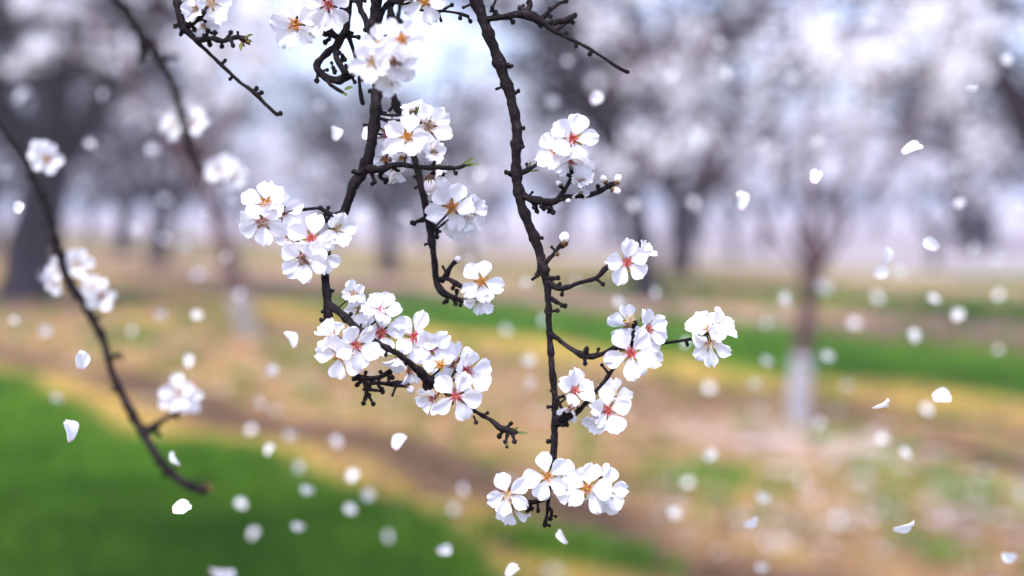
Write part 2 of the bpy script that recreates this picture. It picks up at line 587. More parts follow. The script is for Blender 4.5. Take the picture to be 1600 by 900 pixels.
def build_litter():
    x, y = scatter_points(60000, 4.2, 34)
    turf, straw, dark_soil_shade, lit, _ = ground_masks(x, y)
    keep = nrng.random(len(x)) < np.clip(lit * 0.75 + 0.04, 0.035, 1)
    x, y = x[keep], y[keep]
    # wind has swept a good part of them into small heaps
    nh = len(x) // 45
    pick = nrng.integers(0, len(x), nh)
    to = nrng.integers(0, nh, len(x))
    mv = nrng.random(len(x)) < 0.55
    hx, hy = x[pick][to], y[pick][to]
    x = np.where(mv, hx + nrng.normal(0, 0.004, len(x)) * hy, x)
    y = np.where(mv, hy + nrng.normal(0, 0.004, len(y)) * hy, y)
    # a thick drift of petals by the fallen stick
    g = G(1500, 805)
    m = 1500
    hx, hy = g.x + nrng.normal(0, 0.75, 210), g.y + nrng.normal(0, 0.60, 210)
    w = nrng.integers(0, 210, m)
    x = np.concatenate([x, hx[w] + nrng.normal(0, 0.028, m)])
    y = np.concatenate([y, hy[w] + nrng.normal(0, 0.028, m)])
    n = len(x)
    z = ground_z(x, y) + 0.006 + 0.008 * nrng.random(n)
    L = 0.007 + 0.004 * nrng.random(n)
    W = L * 0.75
    az = nrng.random(n) * 6.283
    tilt = nrng.normal(0, 0.35, n)
    d = np.stack([np.cos(az), np.sin(az), np.sin(tilt)], -1)
    s = np.stack([-np.sin(az), np.cos(az), np.sin(nrng.normal(0, 0.35, n))], -1)
    c = np.stack([x, y, z], -1)
    lift = np.zeros((n, 3)); lift[:, 2] = 0.004
    V = np.stack([c - d * L[:, None], c - s * W[:, None] + lift, c + d * L[:, None] * 0.8 - s * W[:, None] * 0.55 + lift,
                  c + d * L[:, None] * 0.8 + s * W[:, None] * 0.55 + lift, c + s * W[:, None] + lift], 1).reshape(-1, 3)
    k = (np.arange(n) * 5)[:, None]
    me = bpy.data.meshes.new('fallen_petals')
    me.from_pydata(V.tolist(), [], (k + np.array([[0, 1, 2, 3, 4]])).tolist())
    me.materials.append(M_BLOOM)
    tag(link('petal_litter', me), 'white almond petals fallen all over the orchard soil', 'petals', kind='stuff')


def build_clods():
    x, y = scatter_points(9000, 4.4, 20)
    turf, straw, dark_soil_shade, lit, _ = ground_masks(x, y)
    keep = nrng.random(len(x)) < np.clip(0.55 - turf - 0.5 * dark_soil_shade, 0.02, 1)
    x, y = x[keep][:4200], y[keep][:4200]
    z = ground_z(x, y)
    base = np.array([(1, 0, 0), (0, 1, 0), (-1, 0, 0), (0, -1, 0), (0.7, 0.7, 0.5), (-0.7, 0.7, 0.55), (-0.7, -0.7, 0.5), (0.7, -0.7, 0.6), (0, 0, 0.95)])
    F0 = np.array([(0, 4, 7), (0, 1, 4), (1, 5, 4), (1, 2, 5), (2, 6, 5), (2, 3, 6), (3, 7, 6), (3, 0, 7), (4, 5, 8), (5, 6, 8), (6, 7, 8), (7, 4, 8)])
    n = len(x)
    r0 = 0.012 + 0.045 * nrng.random(n) ** 3
    V = base[None] * r0[:, None, None] * (0.7 + 0.6 * nrng.random((n, 9, 1))) * np.array((1, 1, 0.6))
    V = V + np.stack([x, y, z - 0.003], -1)[:, None, :]
    F = ((np.arange(n) * 9)[:, None, None] + F0[None]).reshape(-1, 3)
    me = bpy.data.meshes.new('soil_clods')
    me.from_pydata(V.reshape(-1, 3).tolist(), [], F.tolist())
    me.materials.append(M_CLOD)
    tag(link('soil_clods', me), 'brown clods and crumbs of soil strewn over the orchard floor', 'soil', kind='stuff')


build_grass()
build_litter()
build_clods()

# ------------------------------------------------------------------ orchard trees
def grow(seed, height, spread, r0, fork, lean, n_limb, n_sub, n_twig, n_bloom, droop=0.15, bloom=0.035, tw=1.0, lf=0.62, leader=False):
    """meshes of one almond tree: trunk, limbs, twigs, crown of blossom"""
    R = random.Random(seed)
    tip = np.array((lean[0], lean[1], fork))
    trunk = smooth_path([(0, 0, -0.12, r0 * 1.35), (lean[0] * 0.05, lean[1] * 0.05, 0.08, r0 * 1.12), (lean[0] * 0.4, lean[1] * 0.4, fork * 0.5, r0 * 0.95),
                         (*tip, r0 * 0.85)], 0.12)
    limbs, twigs, spots = [], [], []
    az0 = R.random() * 6.28
    for i in range(n_limb):
        az = az0 + i * 6.283 / n_limb + R.uniform(-0.4, 0.4)
        out = spread * R.uniform(0.55, 0.85)
        top = height * R.uniform(0.72, 0.95)
        if leader and i == 0:
            out, top = out * 0.2, height
        e = tip + np.array((math.cos(az) * out, math.sin(az) * out, top - fork))
        m = tip + (e - tip) * 0.45 + np.array((R.uniform(-.2, .2), R.uniform(-.2, .2), -0.10 * (top - fork)))
        path = smooth_path([(*(tip - np.array((0, 0, 0.15))), r0 * (0.8 if leader and i == 0 else lf)), (*m, r0 * lf * 0.65), (*e, r0 * 0.14)], 0.15)
        limbs.append(path)
        for j in range(n_sub):
            k = int(len(path) * R.uniform(0.28, 0.98))
            b = path[min(k, len(path) - 1)]
            a2 = az + R.uniform(-1.5, 1.5)
            L = spread * R.uniform(0.35, 0.75)
            rise = R.uniform(-0.25, 0.9) * L
            e2 = b[:3] + np.array((math.cos(a2) * L, math.sin(a2) * L, rise))
            m2 = (b[:3] + e2) / 2 + np.array((0, 0, 0.12 * L))
            p2 = smooth_path([(*b[:3], max(0.012, b[3] * 0.6)), (*m2, max(0.010, b[3] * 0.4)), (*e2, 0.007)], 0.15)
            p2[:, 3] *= tw ** 0.6
            twigs.append(p2)
            for q in range(n_twig):
                b3 = p2[R.randrange(max(1, len(p2) // 5), len(p2))]
                a3 = R.random() * 6.283
                L3 = R.uniform(0.35, 0.85) * spread * 0.38
                e3 = b3[:3] + np.array((math.cos(a3) * L3, math.sin(a3) * L3, R.uniform(-0.5, 0.7) * L3 - droop * L3))
                p3 = np.linspace((*b3[:3], 0.009 * tw), (*e3, 0.005 * tw), 4)
                twigs.append(p3)
    mt = MB()
    mt.add(*tube(trunk, 12, 0.22, 5, seed))
    ml = []
    for p in limbs:
        x = MB(); x.add(*tube(p, 8, 0.18, 5, seed)); ml.append(x)
    mw = MB()
    for p in twigs:
        mw.add(*tube(p[:, :4], 4))
    npr = np.random.default_rng(seed)
    segs = [(p[i, :3], p[i + 1, :3]) for p in twigs for i in range(len(p) - 1)]
    A = np.array([s[0] for s in segs]); B = np.array([s[1] for s in segs])
    # bloom comes in clumps along the twigs, thick on some and thin on others
    wgt = np.linalg.norm(B - A, axis=1) * npr.choice([0.05, 0.3, 2.2], len(segs))
    pick = npr.choice(len(segs), n_bloom, p=wgt / wgt.sum())
    t = npr.random(n_bloom)[:, None]
    c = A[pick] * (1 - t) + B[pick] * t
    ncl = max(40, n_bloom // 34)                              # spurs flower in balls: most blossom sits in clumps
    heads = c[npr.choice(n_bloom, ncl)]
    own = npr.random(n_bloom) < 0.78
    c[own] = heads[npr.integers(0, ncl, own.sum())] + npr.normal(0, 0.055, (own.sum(), 3))
    c += npr.normal(0, 0.03, (n_bloom, 3))
    nrm = npr.normal(0, 1, (n_bloom, 3)); nrm[:, 2] += 0.3
    nrm /= np.linalg.norm(nrm, axis=1)[:, None]
    u = np.cross(nrm, npr.normal(0, 1, (n_bloom, 3))); u /= np.linalg.norm(u, axis=1)[:, None]
    v = np.cross(nrm, u)
    s = (bloom * (0.6 + 0.8 * npr.random(n_bloom)))[:, None]
    ring = []
    for kk in range(5):
        a = kk * 6.283 / 5
        ring.append(c + (u * math.cos(a) + v * math.sin(a)) * s + nrm * s * (0.25 if kk % 2 else 0.5))
    V = np.stack([c] + ring, 1).reshape(-1, 3)
    k6 = (np.arange(n_bloom) * 6)[:, None]
    F = np.concatenate([k6 + np.array([[0, 1 + q, 1 + (q + 1) % 5]]) for q in range(5)]).tolist()
    return mt, ml, mw, V, F


class TreeKind:
    def __init__(self, name, bark, lime=0.0, **kw):
        mt, ml, mw, V, F = grow(**kw)
        self.trunk = mt.mesh(name + '_trunk', [bark])
        self.limbs = [x.mesh(name + '_limb', [bark]) for x in ml]
        self.twigs = mw.mesh(name + '_twigs', [bark])
        me = bpy.data.meshes.new(name + '_crown')
        me.from_pydata(V.tolist(), [], F)
        me.materials.append(M_BLOOM)
        self.crown = me
        self.lime = None
        if lime:
            x = MB()
            r0, lean, fork = kw['r0'], kw['lean'], kw['fork']
            z = np.linspace(-0.03, lime, 8)
            f = np.clip(z / fork, 0, 1)
            # the coat follows the trunk's own centre line, a few millimetres proud of the bark
            path = smooth_path([(0, 0, -0.12, r0 * 1.35), (lean[0] * 0.05, lean[1] * 0.05, 0.08, r0 * 1.12),
                                (lean[0] * 0.4, lean[1] * 0.4, fork * 0.5, r0 * 0.95), (*lean, fork, r0 * 0.85)], 0.03)
            path = path[path[:, 2] < lime].copy()
            path[:, 3] = path[:, 3] * 1.05 + 0.003
            x.add(*tube(path, 14, 0.22, 5, kw['seed'], round_end=False))
            self.lime = x.mesh(name + '_limewash', [M_LIME if r0 < 0.08 else M_LIME_OLD])


def plant(kind, x, y, rot, scale, label, group=None, full=True):
    t = bpy.data.objects.new('almond_tree', None)
    COL.objects.link(t)
    t.location = (x, y, float(ground_z(np.array([x]), np.array([y]))[0]))
    t.rotation_euler = (0, 0, rot)
    t.scale = (scale,) * 3
    tag(t, label, 'tree', group)
    link('trunk', kind.trunk, t)
    for m in kind.limbs:
        link('limb', m, t)
    tag(link('twigs', kind.twigs, t), kind='stuff')
    tag(link('crown', kind.crown, t), kind='stuff')
    if kind.lime:
        link('limewash', kind.lime, t)
    return t


BIG = TreeKind('thick_almond', M_TRUNK, seed=8, height=5.6, spread=3.0, r0=0.33, fork=1.7, lean=(0.35, 0.05), n_limb=8, n_sub=16, n_twig=24, n_bloom=1300, tw=1.7)
DARK = TreeKind('dark_almond', M_TRUNK, seed=3, height=5.4, spread=2.7, r0=0.24, fork=1.35, lean=(0.10, 0.05), n_limb=7, n_sub=13, n_twig=19, n_bloom=2000, tw=1.6)
DARK2 = TreeKind('broad_almond', M_TRUNK, seed=12, height=5.6, spread=2.9, r0=0.25, fork=1.4, lean=(-0.15, 0.1), n_limb=6, n_sub=10, n_twig=16, n_bloom=3600, tw=1.3)
MAROON = TreeKind('maroon_almond', M_TRUNK, seed=17, height=5.6, spread=2.3, r0=0.19, fork=2.0, lean=(-0.38, 0.0), n_limb=7, n_sub=13, n_twig=19, n_bloom=2000, tw=1.6)
PALE = TreeKind('pale_almond', M_TRUNK, seed=21, height=5.2, spread=2.8, r0=0.17, fork=1.2, lean=(0.05, -0.1), n_limb=5, n_sub=7, n_twig=8, n_bloom=6500, tw=0.7)
PALE2 = TreeKind('snowy_almond', M_TRUNK, seed=34, height=5.0, spread=2.9, r0=0.18, fork=1.3, lean=(0.12, 0.1), n_limb=6, n_sub=6, n_twig=8, n_bloom=7500, tw=0.7)
YOUNG = TreeKind('young_almond', M_TRUNK_RED, lime=0.42, seed=41, height=3.9, spread=1.5, r0=0.060, fork=1.0, lean=(0.09, 0.03), n_limb=6, n_sub=6, n_twig=6, lf=0.28, leader=True, n_bloom=3600, bloom=0.026)
LEAN = TreeKind('leaning_almond', M_TRUNK_RED, lime=0.40, seed=55, height=4.4, spread=1.7, r0=0.095, fork=1.75, lean=(-0.55, 0.1), n_limb=5, n_sub=5, n_twig=5, n_bloom=2600, bloom=0.03, tw=0.7)

SHADE = TreeKind('spreading_almond', M_TRUNK, seed=63, height=5.6, spread=2.3, r0=0.20, fork=2.3, lean=(0.1, 0.1), n_limb=7, n_sub=10, n_twig=10, n_bloom=13000, droop=-0.1, bloom=0.05)
plant(SHADE, -2.6, 1.95, 0.0, 0.95, 'spreading almond tree of the near row, its bloom shading the grass corner')
g = G(1246, 662); plant(YOUNG, g.x, g.y, 0.0, 1.0, 'young almond tree with reddish bark and a whitewashed trunk base on pale soil')
g = G(388, 524); plant(LEAN, g.x, g.y, 0.0, 1.0, 'brown leaning almond trunk with a whitewashed foot, between the dark tree and the blossoms')
g = G(38, 472); plant(BIG, g.x, g.y, 0.0, 1.1, 'big dark almond tree with a thick trunk at the edge above the green grass')
g = G(1014, 470); plant(MAROON, g.x, g.y, 0.0, 1.0, 'dark maroon trunk rising behind the straight knobbly branch, under a shaded crown')
g = G(608, 430); plant(DARK, g.x, g.y, 3.3, 0.74, 'dark trunk standing behind the crowded middle branch above the far grass')
g = G(190, 398); plant(DARK2, g.x, g.y, 4.0, 1.0, 'thin dark almond trunk seen between the big dark tree and the leaning one')
p = row_xy(12.3, -8.0); plant(DARK, p[0], p[1], 2.6, 1.1, 'dark limbed almond tree reaching in at the edge beyond the whitewashed young tree')
g = G(1192, 392); plant(PALE, g.x, g.y, 1.0, 1.0, 'slim far trunk showing just beside the young tree, under white bloom')
g = G(1512, 396); plant(DARK2, g.x, g.y, 0.4, 1.0, 'far dark tree whose shade hangs above the olive strip beyond the young tree')
used = [(o.location.x, o.location.y) for o in COL.objects if o.name.startswith('almond_tree')]
kinds = [PALE, PALE2, DARK2, PALE2, PALE]
ti = 0
MARKS = [(40, 'the big dark trunk'), (190, 'the thin dark trunk'), (390, 'the leaning trunk'), (608, 'the middle branch'), (850, 'the straight branch'),
         (1012, 'the maroon trunk'), (1250, 'the whitewashed young tree'), (1512, 'the far dark tree')]
ORD = {2: 'second', 3: 'third', 4: 'fourth', 5: 'fifth', 6: 'sixth', 7: 'seventh', 8: 'eighth', 9: 'ninth'}
seen_keys = {}
for row in range(2, 13):
    n = -0.6 + 6.4 * row
    for st in range(-18, 6):
        s = -14.2 + st * 7.0 + (row % 3) * 1.7 + rng.uniform(-0.5, 0.5)
        x, y = row_xy(n + rng.uniform(-0.3, 0.3), s)
        if y < 16 or y > 75 or abs(x) > y * 0.40 + 3.5:
            continue
        if min((x - a) ** 2 + (y - b) ** 2 for a, b in used) < 16:
            continue
        used.append((x, y))
        px = 800 + FPX * x / y
        sc = rng.uniform(0.88, 1.08)
        if (y < 62 and (300 < px < 590 or 650 < px < 860)) or (y < 44 and 1070 < px < 1460) or (y < 42 and px >= 1440):
            if y < 27:
                continue
            sc = min(sc, (y * 0.066 + 1.3) / 5.5 * rng.uniform(0.9, 1.1))   # younger replants: smaller trees
        if y < 46:
            k = sum(1 for q in MARKS if q[0] < px)
            where = ('outside ' + MARKS[0][1] if k == 0 else 'beyond ' + MARKS[-1][1] if k == len(MARKS)
                     else 'between %s and %s' % (MARKS[k - 1][1], MARKS[k][1]))
            key = (row, k)
            nth = seen_keys.get(key, 0)
            seen_keys[key] = nth + 1
            if nth:
                continue
            lab, grp = 'almond tree, %s row back, %s' % (ORD[row], where), 'far almond trees in the orchard rows'
        else:
            lab, grp = 'tiny pale almond tree on the skyline among the last orchard rows', 'tiny almond trees of the last rows'
        kd = (DARK, DARK2)[ti % 2] if (px < 320 or 590 <= px <= 650 or 870 < px < 1060 or px > 1480) and y < 60 else kinds[ti % len(kinds)]
        plant(kd, x, y, rng.random() * 6.28, sc, lab, grp)
        ti += 1

# a dead stick on the soil
st_m = MB()
pa, pb = G(1438, 703), G(1610, 745)
mid = (pa + pb) / 2 + Vector((0.03, 0.05, 0.015))
st_m.add(*tube(smooth_path([(*pa, 0.014), (*mid, 0.026), (*pb, 0.034)], 0.03) + np.array((0, 0, 0.02, 0)), 8, 0.25, 30, 1))
for f_, dv in ((0.35, (0.10, 0.16, 0.03)), (0.7, (-0.05, 0.14, 0.05))):
    b_ = pa.lerp(pb, f_) + Vector((0.02, 0.03, 0.02))
    st_m.add(*tube(smooth_path([(*b_, 0.009), (*(b_ + Vector(dv)), 0.004)], 0.03), 6, 0.2, 30, 2))
tag(link('fallen_stick', st_m.mesh('fallen_stick', [M_BARK])), 'dark dead stick lying on the petal strewn soil beside the olive weeds', 'stick')

# ------------------------------------------------------------------ petals, flowers, buds
def petal_shape(seed, nv=12, nu=10, notch=0.07, width=0.40, cup=0.16, ripple=0.03, claw=0.12, power=1.45):
    """one petal: claw at the origin, tip near (1,0,0), upper face +Z"""
    R = random.Random(seed)
    ph = [R.random() * 6.28 for _ in range(4)]
    v = np.linspace(0, 1, nv)
    u = np.linspace(-1, 1, nu + 1)
    hw = width * (claw + (1 - claw) * np.sin(np.clip(v / 0.66, 0, 1) * math.pi / 2) ** power) * np.where(v > 0.66, np.sqrt(np.maximum(1 - ((v - 0.66) / 0.46) ** 2, 0.2)), 1)
    V, UV = [], []
    skew = R.uniform(-0.05, 0.05)
    curl = R.uniform(-0.06, 0.10)
    for i, vv in enumerate(v):
        for uu in u:
            x = vv - 0.13 * uu ** 2 * vv ** 3 - notch * vv ** 6 * math.exp(-(uu / 0.20) ** 2) + vv ** 4 * (0.020 * math.sin(uu * 6 + ph[0]) + 0.016 * math.sin(uu * 13 + ph[1]))
            y = uu * hw[i] + skew * vv ** 2 + 0.012 * vv * math.sin(uu * 5 + ph[3])
            z = cup * (uu ** 2) * math.sin(vv * math.pi * 0.8) * 0.9 + 0.16 * vv ** 2 - (0.16 + curl) * vv ** 4
            z += ripple * vv ** 2 * (1.2 * math.sin(uu * 4.2 + ph[1] + vv * 3) + 0.9 * math.sin(uu * 8 + ph[2] + vv * 4) + 0.5 * math.sin(vv * 11 + ph[0]) * uu) - 0.025 * math.exp(-(uu / 0.16) ** 2) * math.sin(vv * math.pi)
            V.append((x, y, z))
            UV.append((vv, uu * 0.5 + 0.5))
    n1 = nu + 1
    F = [(i * n1 + j, (i + 1) * n1 + j, (i + 1) * n1 + j + 1, i * n1 + j + 1) for i in range(nv - 1) for j in range(nu)]
    return V, F, UV


def petal_meshes(mat, n, seed, **kw):
    out = []
    for k in range(n):
        m = MB()
        R = random.Random(seed + k)
        V, F, UV = petal_shape(seed + k, notch=R.choice((0.02, 0.07, 0.13)), width=R.uniform(0.36, 0.45), cup=R.uniform(0.04, 0.26), ripple=R.uniform(0.03, 0.085), **kw)
        m.add(V, F, 0, UV)
        out.append(m.mesh('petal', [mat]))
    return out


PETALS = petal_meshes(M_PETAL, 9, 100)
PETALS_PINK = petal_meshes(M_PETAL_PINK, 7, 200)
PETALS_LOOSE = petal_meshes(M_PETAL_LOOSE, 8, 300, claw=0.42, power=0.8)


def octa(c, r):
    c = np.asarray(c)
    v = [c + np.array(d) * r for d in ((1, 0, 0), (-1, 0, 0), (0, 1, 0), (0, -1, 0), (0, 0, 1.3), (0, 0, -1.3))]
    return v, [(0, 2, 4), (2, 1, 4), (1, 3, 4), (3, 0, 4), (2, 0, 5), (1, 2, 5), (3, 1, 5), (0, 3, 5)]


def stamen_mesh(style, seed):
    R = random.Random(seed)
    m = MB()
    spec = {'c': (24, 0.15, 0.25, 0.18, 0.030), 'o': (32, 0.16, 0.32, 0.25, 0.040), 'y': (26, 0.24, 0.46, 0.34, 0.030), 'b': (30, 0.12, 0.30, 0.28, 0.034)}[style]
    n, l0, l1, spread, ar = spec
    for k in range(n):
        a = k * 2.39996 + R.uniform(-0.2, 0.2)
        rr = math.sqrt((k + 0.5) / n)
        L = R.uniform(l0, l1) * (0.8 + 0.3 * rr)
        tilt = rr * spread * 3.1 + R.uniform(-0.1, 0.1)
        b = np.array((math.cos(a) * 0.085 * rr, math.sin(a) * 0.085 * rr, -0.02))
        d = np.array((math.cos(a) * math.sin(tilt), math.sin(a) * math.sin(tilt), math.cos(tilt)))
        e = b + d * L
        mid_ = b + d * L * 0.5 + np.array((0, 0, 0.02))
        m.add(*tube(np.array([(*b, 0.011), (*mid_, 0.009), (*e, 0.007)]), 4), 0)
        m.add(*octa(e, ar * R.uniform(0.8, 1.15)), 1)
    if style in 'cob':
        for k in range(12):
            a, tilt, L = R.random() * 6.283, R.uniform(0.75, 1.15), R.uniform(0.34, 0.52)
            d = np.array((math.cos(a) * math.sin(tilt), math.sin(a) * math.sin(tilt), math.cos(tilt)))
            b = d * 0.1
            m.add(*tube(np.array([(*b, 0.008), (*(b + d * L * 0.5 + np.array((0, 0, 0.03))), 0.007), (*(b + d * L), 0.006)]), 4), 3)
            m.add(*octa(b + d * L, 0.022), 4)
    m.add(*tube(np.array([(0, 0, -0.02, 0.02), (0.01, 0, 0.15, 0.013), (0.015, 0.01, l1 * 0.95, 0.018)]), 5), 2)
    mats = {'c': [M_FIL, M_ANTHR, M_PISTIL, M_FILW, M_ANTHB], 'o': [M_FIL, M_ANTH, M_PISTIL, M_FILW, M_ANTHB], 'y': [M_FILW, M_ANTHY, M_PISTIL], 'b': [M_FILW, M_ANTHB, M_PISTIL, M_FILW, M_ANTHB]}[style]
    return m.mesh('stamens', mats)


STAMENS = {s: [stamen_mesh(s, 10 * i + k) for k in range(3)] for i, s in enumerate('coyb')}


def leaf_shape(m, base, tip, nrm, w, mi=0):
    """a narrow leaf or sepal from BASE to TIP, folded along its midrib"""
    base, tip, nrm = (np.asarray(q, dtype=float) for q in (base, tip, nrm))
    d = tip - base
    s = np.cross(d, nrm); s /= np.linalg.norm(s)
    V = []
    for v, hw, lift in ((0, 0.35, 0), (0.3, 0.9, 0.03), (0.6, 0.85, 0.05), (0.85, 0.45, 0.04)):
        c = base + d * v
        V += [c - s * w * hw + nrm * w * 0.45 * hw, c + nrm * lift * w, c + s * w * hw + nrm * w * 0.45 * hw]
    V.append(tip)
    F = []
    for i in range(3):
        a = i * 3
        F += [(a, a + 3, a + 4, a + 1), (a + 1, a + 4, a + 5, a + 2)]
    F += [(9, 12, 10), (10, 12, 11)]
    m.add(V, F, mi)


def calyx_mesh(seed, stem, pink, flare=0.0):
    """receptacle cup, five sepals showing in the gaps between the petals, and the stalk (STEM: points in flower units)"""
    R = random.Random(seed)
    m = MB()
    # bowl
    prof = [(0.045, -0.34), (0.095, -0.26), (0.125, -0.14), (0.15, -0.04), (0.165, 0.015), (0.12, -0.01), (0.07, -0.05), (0.0, -0.07)]
    seg = 12
    V, F, MI = [], [], []
    for r, z in prof:
        for j in range(seg):
            a = j * 6.2832 / seg
            V.append((r * math.cos(a), r * math.sin(a), z))
    for i in range(len(prof) - 1):
        for j in range(seg):
            k = (j + 1) % seg
            F.append((i * seg + j, i * seg + k, (i + 1) * seg + k, (i + 1) * seg + j))
    nb = 4 * seg
    m.add(V, F[:nb], 1)
    m.add(V, F[nb:], 0)
    for k in range(5):
        a = (k + 0.5) * 6.2832 / 5 + R.uniform(-0.1, 0.1)
        c, s = math.cos(a), math.sin(a)
        L = R.uniform(0.27, 0.37)
        leaf_shape(m, (c * 0.13, s * 0.13, -0.02), (c * (0.13 + L * 0.8), s * (0.13 + L * 0.8), flare * 0.4 + 0.05), (0, 0, 1), 0.070, 2)
    if stem is not None:
        m.add(*tube(smooth_path(stem, 0.12), 6, 0.15, 6, seed), 3)
    return m.mesh('blossom', [M_CUP if pink else M_CUPG, M_SEPALB, M_SEPAL if R.random() < 0.7 else M_SEPALB, M_BARK])


def frame_of(f, ang):
    """world matrix whose Z looks along F (right, up, towards the viewer) and whose X runs towards picture angle ANG"""
    z = (RIGHT * f[0] + UP * f[1] - FWD * f[2]).normalized()
    a = math.radians(ang)
    x = RIGHT * math.cos(a) + UP * math.sin(a)
    x = x - z * x.dot(z)
    if x.length < 1e-3:
        x = UP.copy() - z * UP.dot(z)
    x.normalize()
    y = z.cross(x)
    return Matrix((x, y, z)).transposed().to_4x4()


# ------------------------------------------------------------------ hanging branches
class Branch:
    """one hanging branch: an Empty that carries wood, twigs, spurs, blossoms, buds and leaves"""
    def __init__(self, label, depth, seed):
        self.d, self.R = depth, random.Random(seed)
        self.seed = seed
        self.wood = []
        self.root = None
        self.label = label

    def pt(self, px, py, dd=0.0):
        return P(px, py, self.d + dd / 1000.0)

    def rows(self, pts):
        out = []
        for q in pts:
            dd = q[3] if len(q) > 3 else 0.0
            p = self.pt(q[0], q[1], dd)
            out.append((*p, q[2] * 0.77 * (self.d + dd / 1000) / FPX))
        return out

    def stem(self, name, pts, knots=0.0, sides=12, ends=True):
        rows = self.rows(pts)
        if self.root is None:
            self.root = bpy.data.objects.new('hanging_branch', None)
            COL.objects.link(self.root)
            self.root.location = rows[0][:3]
            tag(self.root, self.label, 'branch')
            bpy.context.view_layer.update()
        path = smooth_path(rows, 0.0022 if sides > 8 else 0.003)
        R = self.R
        # swollen nodes and slight zigzag as almond wood has
        n = len(path)
        L = np.concatenate([[0], np.cumsum(np.linalg.norm(np.diff(path[:, :3], axis=0), axis=1))])
        pos, nodes = 0.006, []
        while pos < L[-1] and knots > 0:
            nodes.append(pos)
            pos += R.uniform(0.007, 0.022) / knots
        for q in nodes:
            k = np.exp(-((L - q) / (0.0022 + 0.3 * path[:, 3])) ** 2)
            path[:, 3] *= 1 + 0.26 * R.uniform(0.4, 1.5) * k
        m = MB()
        m.add(*tube(path, sides, 0.34, 380, self.seed))
        sidev = 1
        for q in nodes:
            if R.random() < 0.62:
                i = int(np.argmin(abs(L - q)))
                c, t = path[i, :3], path[min(i + 1, n - 1), :3] - path[max(i - 1, 0), :3]
                t = Vector(t).normalized()
                side = (RIGHT * sidev).cross(FWD)
                v = (t.cross(FWD) * sidev + FWD * R.uniform(-0.8, 0.8) + t * R.uniform(-0.1, 0.7)).normalized()
                sidev = -sidev if R.random() < 0.8 else sidev
                ln = path[i, 3] + R.uniform(0.0010, 0.0030) + (R.uniform(0, 0.004) if R.random() < 0.3 else 0)
                e = Vector(c) + v * ln
                rr = R.uniform(0.0007, 0.0011)
                m.add(*tube(np.array([(*c, rr * 1.5), (*(Vector(c) + v * ln * 0.6), rr * 1.05), (*e, rr * 1.2)]), 6))
                m.add(*ball(e, rr * R.uniform(1.2, 1.75), 7, 5, rough=0.35))
        self.wood.append(path)
        o = link(name, m.mesh(name, [M_BARK]), self.root)
        o.matrix_local = Matrix.Translation(-self.root.location)
        return o

    def spur(self, pts, ball_px=3.4, knobs=0):
        """a short knobbly fruiting spur"""
        rows = self.rows(pts)
        rows[-1] = (*rows[-1][:3], rows[-1][3] * 0.72)
        path = smooth_path(rows, 0.0015)
        m = MB()
        m.add(*tube(path, 8, 0.3, 420, self.seed + len(self.wood)))
        k = self.d / FPX
        m.add(*ball(path[-1, :3], ball_px * 1.12 * k, 8, 6, (1, 0.9, 1.05), rough=0.4))
        for _ in range(knobs):
            i = self.R.randrange(len(path) // 4, len(path))
            c = path[i, :3]
            v = Vector((self.R.uniform(-1, 1), self.R.uniform(-1, 1), self.R.uniform(-1, 1))).normalized()
            e = np.array(Vector(c) + v * k * self.R.uniform(5, 9))
            m.add(*tube(np.array([(*c, 1.9 * k), (*((c + e) / 2), 1.3 * k), (*e, 1.4 * k)]), 6))
            m.add(*ball(e, k * self.R.uniform(2.6, 3.9), 7, 5, rough=0.4))
        self.wood.append(path)
        o = link('spur', m.mesh('spur', [M_BARK]), self.root)
        o.matrix_local = Matrix.Translation(-self.root.location)

    def nearest(self, p):
        best, bd = None, 1e9
        for w in self.wood:
            d = np.linalg.norm(w[:, :3] - np.array(p), axis=1)
            i = int(np.argmin(d))
            if d[i] < bd:
                bd, best = d[i], w[i, :3]
        return Vector(best), bd

    def flower(self, px, py, R, f, ang=90, dd=0.0, style='c', skip=(), cup=None, label=None, jit=1.0):
        """a blossom: centre pixel-sized R, facing F, its first petal towards ANG"""
        rr = random.Random(int(px * 31 + py * 17))
        c = self.pt(px, py, dd)
        s = R * 0.965 * (self.d + dd / 1000) / FPX
        mat = Matrix.Translation(c) @ frame_of(f, ang) @ Matrix.Scale(s, 4)
        q, dist = self.nearest(mat @ Vector((0, 0, -0.35)))
        lq = mat.inverted() @ q
        if lq.length > 3.2:
            lq = lq * (3.2 / lq.length)
        mid_ = Vector((0, 0, -0.34)) * 0.5 + lq * 0.5 + Vector((0, 0, -0.18))
        stem = [(0, 0, -0.30, 0.05), (*mid_, 0.045), (*lq, 0.05)]
        pink = style == 'c'
        me = calyx_mesh(int(px + py * 3), stem, pink or style == 'b', 0.0)
        b = link('blossom', me, self.root)
        b.matrix_local = self.root.matrix_world.inverted() @ mat
        if label:
            b['label'] = label
        if cup is None:
            cup = {'c': 14, 'o': 10, 'y': 18, 'b': 22}[style]
        src = PETALS_PINK if style in 'cb' else PETALS
        for k in range(5):
            if k in skip:
                continue
            a = k * 72 + rr.uniform(-10, 10) * jit
            cu = cup + rr.uniform(-20, 22) * jit
            lift = 0.02 if cu < 2 else 0.0
            pm = (Matrix.Rotation(math.radians(a), 4, 'Z') @ Matrix.Translation((0.15, 0, 0.004 * ((k * 2) % 5)))
                  @ Matrix.Rotation(-math.radians(cu), 4, 'Y') @ Matrix.Rotation(math.radians(rr.uniform(-20, 20) * jit), 4, 'X')
                  @ Matrix.Diagonal((0.87 * rr.uniform(0.92, 1.08), 0.92 * rr.uniform(0.9, 1.08), 0.9, 1)))
            link('petal', rr.choice(src), b, pm)
        sm = Matrix.Rotation(rr.random() * 6.28, 4, 'Z') @ Matrix.Scale(rr.uniform(0.78, 0.95), 4)
